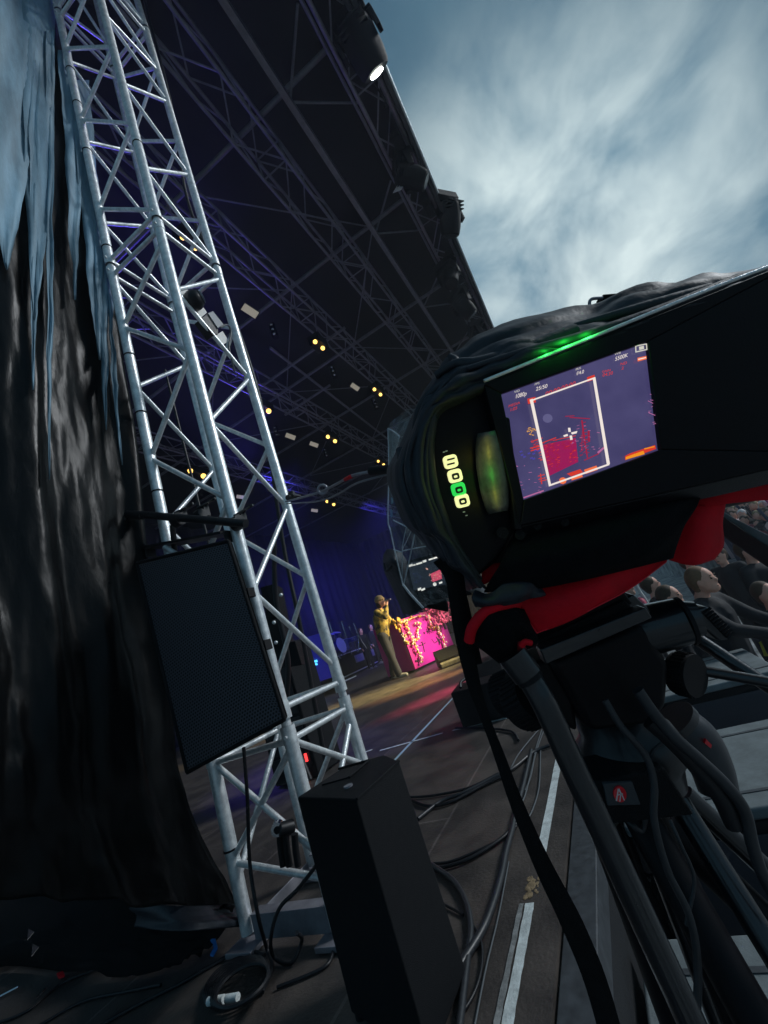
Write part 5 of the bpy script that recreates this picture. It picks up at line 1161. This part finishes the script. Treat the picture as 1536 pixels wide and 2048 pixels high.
# top plate and slide
ext([(1075,1282),(1250,1200),(1292,1240),(1090,1318)], .47, .09, 'camera_plate', M['case'], tr_, .003)
ext([(1095,1250),(1245,1178),(1268,1208),(1110,1275)], .475, .08, 'slide_plate', M['panelm'], tr_, .003)
ext([(1080,1300),(1292,1215),(1306,1236),(1092,1330)], .452, .016, 'plate_lock', M['pan'], tr_, .002)
ext([(1268,1188),(1302,1220),(1306,1240),(1240,1268),(1225,1210)], .50, .05, 'plate_end', M['pan'], tr_, .003)
ext([(1095,1325),(1290,1245),(1345,1330),(1340,1420),(1300,1455),(1180,1470),(1140,1400)], .49, .10, 'head_body', M['panelm'], tr_, .012)
# drum + cap + ribbed lever at right
g = MB(); a, b_ = P(1282,1262,.52), P(1372,1240,.50); g.cyl(a, b_, .030, .0265, n=36); g.build('tilt_drum', M['pan'], tr_, smooth=True)
MB().cyl(P(1366,1242,.50), P(1374,1240,.499), .0275, n=36).build('drum_ring', M['rubber'], tr_, smooth=True)
MB().cyl(P(1374,1240,.499), P(1398,1236,.495), .0225, .019, n=30).build('drum_cap', M['pan'], tr_, smooth=True)
ext([(1388,1222),(1416,1212),(1470,1268),(1462,1280),(1440,1284),(1400,1250)], .485, .02, 'lever', M['pan'], tr_, .004)
g = MB()
for k in range(10):
    x, y = 1418+k*5.2, 1219+k*5.4; g.cyl(P(x-10,y+9,.4835), P(x+3,y-3,.4835), .0016, n=8)
g.build('lever_ribs', M['rubber'], tr_, smooth=True)
# lower ribbed knob
a, b_ = P(1352,1345,.52), P(1392,1352,.50); ax = (b_-a).normalized()
MB().cyl(a, b_, .024, n=36).build('drag_knob', M['rubber'], tr_, smooth=True)
g = MB(); u_ = ax.orthogonal().normalized(); v_ = ax.cross(u_)
for k in range(28): an = 2*math.pi*k/28; o_ = (u_*math.cos(an)+v_*math.sin(an))*.0242; g.cyl(a+o_+ax*.004, b_+o_-ax*.003, .0017, n=6)
g.build('knob_ribs', M['case'], tr_, smooth=True)
# left ribbed knobs beside the pan bar
for (p0, p1, rad) in (((1005,1392,.62),(1040,1378,.60),.030),((1040,1408,.575),(1072,1390,.555),.034)):
    a, b_ = P(*p0), P(*p1); ax = (b_-a).normalized(); kb = MB().cyl(a, b_, rad, n=36).build('side_knob', M['rubber'], tr_, smooth=True)
    g = MB(); u_ = ax.orthogonal().normalized(); v_ = ax.cross(u_)
    for k in range(30): an = 2*math.pi*k/30; o_ = (u_*math.cos(an)+v_*math.sin(an))*rad; g.cyl(a+o_+ax*.003, b_+o_-ax*.002, .002, n=6)
    g.build('knob_ribs', M['case'], kb, smooth=True)
# pan bar
MB().tube([P(1030,1318,.435),P(1062,1362,.43),P(1095,1420,.42),P(1140,1520,.41),P(1200,1650,.40),P(1260,1780,.39),P(1320,1910,.38),P(1385,2050,.37),P(1430,2150,.365)], .0122, 24, 8).build('pan_bar', M['pan'], tr_, smooth=True)
MB().cyl(P(1024,1308,.437), P(1056,1352,.431), .0155, .0150, n=28).build('pan_bar_clamp', M['pan'], tr_, smooth=True)
MB().cyl(P(1056,1352,.431), P(1062,1361,.430), .0135, n=28).build('clamp_ring', M['rubber'], tr_, smooth=True)
ext([(1062,1330),(1115,1312),(1150,1395),(1160,1470),(1100,1440),(1070,1390)], .50, .05, 'bar_rosette', M['panelm'], tr_, .008)
# bowl and level base
def ring(cx, cy, rx, ry, t_, th, name, mt, rot=0, n=32):
    pts = []
    for i in range(n):
        a0 = 2*math.pi*i/n; x, y = rx*math.cos(a0), ry*math.sin(a0); pts.append((cx+x*math.cos(rot)-y*math.sin(rot), cy+x*math.sin(rot)+y*math.cos(rot)))
    return pts
zc = P(1256,1500,.55); zc2 = zc - V((0,0,.0))
prof = [(.0,.075),(.040,.075),(.046,.070),(.048,.03),(.060,.020),(.066,.0),(.064,-.018),(.052,-.030),(.046,-.05),(.0,-.05)]
mb = MB(); n = 40; vs = []
for (r0, z0) in prof:
    for i in range(n): a0 = 2*math.pi*i/n; vs.append(zc + V((r0*math.cos(a0), r0*math.sin(a0), z0)))
mb.add(vs, [(j*n+i, j*n+(i+1)%n, (j+1)*n+(i+1)%n, (j+1)*n+i) for j in range(len(prof)-1) for i in range(n)]); mb.build('bowl', mat('glossy_black', (.006,.007,.010), .36, 0, .1, 20, coat=.15), tr_, smooth=True)
# grey rubber boot to the right (levelling handle)
bp = [P(1352,1452,.56), P(1392,1480,.55), P(1420,1530,.545), P(1436,1580,.54)]
MB().tube(bp, [.030,.022], 24, 8).build('level_boot', mat('dark_grey_plastic', (.035,.038,.045), .35, 0, .2, 30), tr_, smooth=True)
MB().cyl(P(1340,1440,.562), P(1352,1452,.56), .033, n=28).build('boot_collar', M['chrome'] if False else M['pan'], tr_, smooth=True)
MB().prism([P(1412,1478,.520),P(1424,1490,.520),P(1422,1497,.520),P(1410,1487,.520)], fw*.003).build('red_tag', M['logo'], tr_)
# apron plate with round badge
ap = ext([(1170,1570),(1330,1535),(1392,1632),(1190,1655)], .475, .05, 'apron', M['case'], tr_, .004)
ext([(1207,1568),(1265,1564),(1282,1610),(1216,1612)], .472, .006, 'badge_plate', M['skirt2'], tr_, .001)
MB().prism([P(x,y,.4700) for x,y in ring(1240.5,1589,12.5,16,.47,0,'','',-.2)], fw*.002).build('badge', M['logo'], tr_)
g = MB()
for (x0,y0,x1,y1,w_) in ((1237,1578,1233,1602,2.2),(1238,1578,1243,1590,2.6),(1242,1588,1240,1603,2),(1243,1587,1249,1601,2),(1236,1590,1246,1588,2)):
    dx, dy = x1-x0, y1-y0; l = math.hypot(dx,dy); nx, ny = -dy/l*w_/2, dx/l*w_/2
    g.prism([P(x0+nx,y0+ny,.4692),P(x1+nx,y1+ny,.4692),P(x1-nx,y1-ny,.4692),P(x0-nx,y0-ny,.4692)], fw*.0006)
g.build('badge_figure', M['logow'], tr_)
# legs down to the pit floor
def leg(px, py, t_, foot, lab=None):
    a = P(px, py, t_); f = V(foot); lg = MB().cyl(a, f, .021, .017, n=16).build('leg', M['panelm'], tr_, smooth=True)
    s_ = (f-a).normalized().cross(fw).normalized()*.05
    MB().cyl(a+s_, a.lerp(f,.55)+s_, .013, n=12).build('leg_tube', M['pan'], lg, smooth=True)
    MB().box(a.lerp(f,.55)+s_*.5, (.09,.05,.06)).build('leg_lock', M['case'], lg, bevel=.006)
    MB().sph(f, .03, 12, (1,1,.7)).build('foot', M['rubber'], lg, smooth=True)
leg(1205,1640,.56, (.95,.28,-1.28)); leg(1320,1640,.60, (1.0,-.75,-1.28)); leg(1280,1630,.53, (-.15,-.25,-1.28))
MB().cyl(P(1285,1600,.56), P(1285,1600,.56)-V((0,0,.9)), .022, n=18).build('centre_column', M['panelm'], tr_, smooth=True)
ext([(1395,1640),(1440,1632),(1536,1850),(1560,2060),(1500,2060)], .62, .03, 'leg_brace', M['panelm'], tr_, .004) if False else None
# cables on the tripod
def cabp(pts, r, lab, mt='cable'): tag(MB().tube([P(*p) for p in pts], r, 12, 10).build('camera_cable', M[mt], smooth=True), lab, 'cable', 'cables hanging from the video camera')
cabp([(1210,1400,.46),(1240,1450,.452),(1290,1510,.446),(1308,1570,.443),(1308,1640,.44),(1335,1740,.435),(1378,1830,.43),(1395,1930,.425),(1392,2070,.42)], .0036, 'grey black cable hanging closest to the red badge', 'cablem')
cabp([(1275,1380,.45),(1310,1430,.445),(1350,1475,.44),(1400,1520,.438),(1452,1570,.436),(1488,1620,.435),(1505,1690,.434),(1530,1760,.433),(1580,1840,.43)], .0058, 'thick black cable bowing out to the right of the tripod', 'cablem')
cabp([(1300,1440,.46),(1345,1480,.452),(1392,1530,.448),(1440,1590,.446),(1470,1650,.445)], .0095, 'fat black sleeve bundled behind the bowing cable', 'cable')
cabp([(1300,1560,.50),(1306,1505,.49),(1335,1480,.49),(1365,1478,.49)], .0016, 'very thin cord looping over the tripod bowl', 'cablem')
cabp([(1240,1620,.52),(1265,1650,.50),(1285,1660,.50),(1292,1625,.50)], .003, 'short cord looping under the badge apron', 'cablem')
cabp([(1252,1620,.53),(1272,1668,.52),(1296,1740,.52)], .005, 'black cord dropping behind the badge apron', 'cable')
cabp([(1372,1850,.44),(1388,1760,.445),(1362,1690,.45),(1340,1640,.46)], .0018, 'thin dark cord rising beside the lower grey black cable', 'cablem')
# crossed bars to the right of the head
def bar(a, b, r, lab): tag(MB().cyl(P(*a), P(*b), r, n=18).build('support_bar', M['pan'], smooth=True), lab, 'bar', 'bars meeting at the right of the tripod head')
bar((1270,1318,.56),(1580,1372,.47), .0062, 'lower black bar running from the tripod head to the right edge'); bar((1395,1278,.55),(1560,1388,.49), .0080, 'upper black bar slanting down to meet the lower one')
MB_ = None
# ================================================================== STAGE LIGHTS AND ADDED FILL LAMPS
SPOT_POS = P(1290,860,9)  # unseen spot positions, chosen so the video camera hides their beams
SPOT_POS2 = P(1200,900,8)
light('spot_yellow', 'SPOT', SPOT_POS, (1,.80,.42), 5200, fp+V((0,0,.7)), .1, 17, .8)
light('spot_floor_yellow', 'SPOT', SPOT_POS, (1,.78,.28), 17000, Zp(725,1400,0), .1, 17, 1)
light('spot_warm', 'SPOT', SPOT_POS2, (1,.50,.16), 7000, Zp(850,1368,0), .12, 12, 1)
light('spot_magenta', 'SPOT', SPOT_POS, (1,.62,.78), 3600, (A_+B_)/2+V((0,0,.5)), .2, 12, .6)
light('spot_pink_floor', 'SPOT', SPOT_POS2, (1,.08,.20), 9000, Zp(884,1388,0), .2, 8, 1)
light('riser_fill', 'SPOT', (11,3,6.3), (.85,.9,1), 1500, Zp(750,1328,0)+V((0,0,.5)), .2, 24, .8)  # added lamp without a visible source, lifts the riser panels
light('blue_wash', 'SPOT', (10,6,6.6), (.08,.06,1), 2600, (14,13,2.2), .4, 80, 1)
light('blue_wash', 'SPOT', (16,6,6.2), (.08,.06,1), 4000, (22,13,2.2), .4, 80, 1)
light('blue_wash', 'SPOT', (9,7,6.2), (.12,.08,1), 1800, Zp(640,1330,.4), .4, 40, 1)
light('violet_floor', 'SPOT', (6,9,6.4), (.16,.08,1), 900, Zp(648,1510,0), .3, 14, .8)
light('roof_fill', 'SPOT', (9,6.5,1.2), (.34,.34,1), 150, (7,4.2,7), .5, 80, 1)  # added unseen lamp, brings out the roof trusses from below
light('button_glow', 'POINT', P(972,900,.400), (.85,.75,.10), .009, None, .006)
light('button_glow', 'POINT', P(982,948,.400), (.05,.9,.08), .009, None, .005)
light('button_glow', 'POINT', P(992,990,.400), (.75,.7,.08), .007, None, .006)
for q_, e__ in (((1092,703,.417),.020),((1135,682,.415),.034),((1178,664,.416),.022)): light('green_glow', 'POINT', P(*q_), (.02,1,.06), e__, None, .006)  # added green points imitating the reflection of an unseen light strip
light('cuff_glow', 'POINT', P(1090,1215,.415), (1,.25,.2), .012, None, .02) if False else None
# ------------------------------------------------------------------ haze in the air of the site
m = bpy.data.materials.new('thin_haze'); m.use_nodes = True; t = m.node_tree; t.nodes.remove(t.nodes['Principled BSDF']); pv = t.nodes.new('ShaderNodeVolumePrincipled')
pv.inputs['Color'].default_value = (.8,.88,1,1); pv.inputs['Density'].default_value = .0035; pv.inputs['Anisotropy'].default_value = .2
t.links.new(pv.outputs[0], t.nodes['Material Output'].inputs['Volume'])
tag(MB().box((12,0,4), (60,44,12.8)).build('haze', m), kind='stuff')
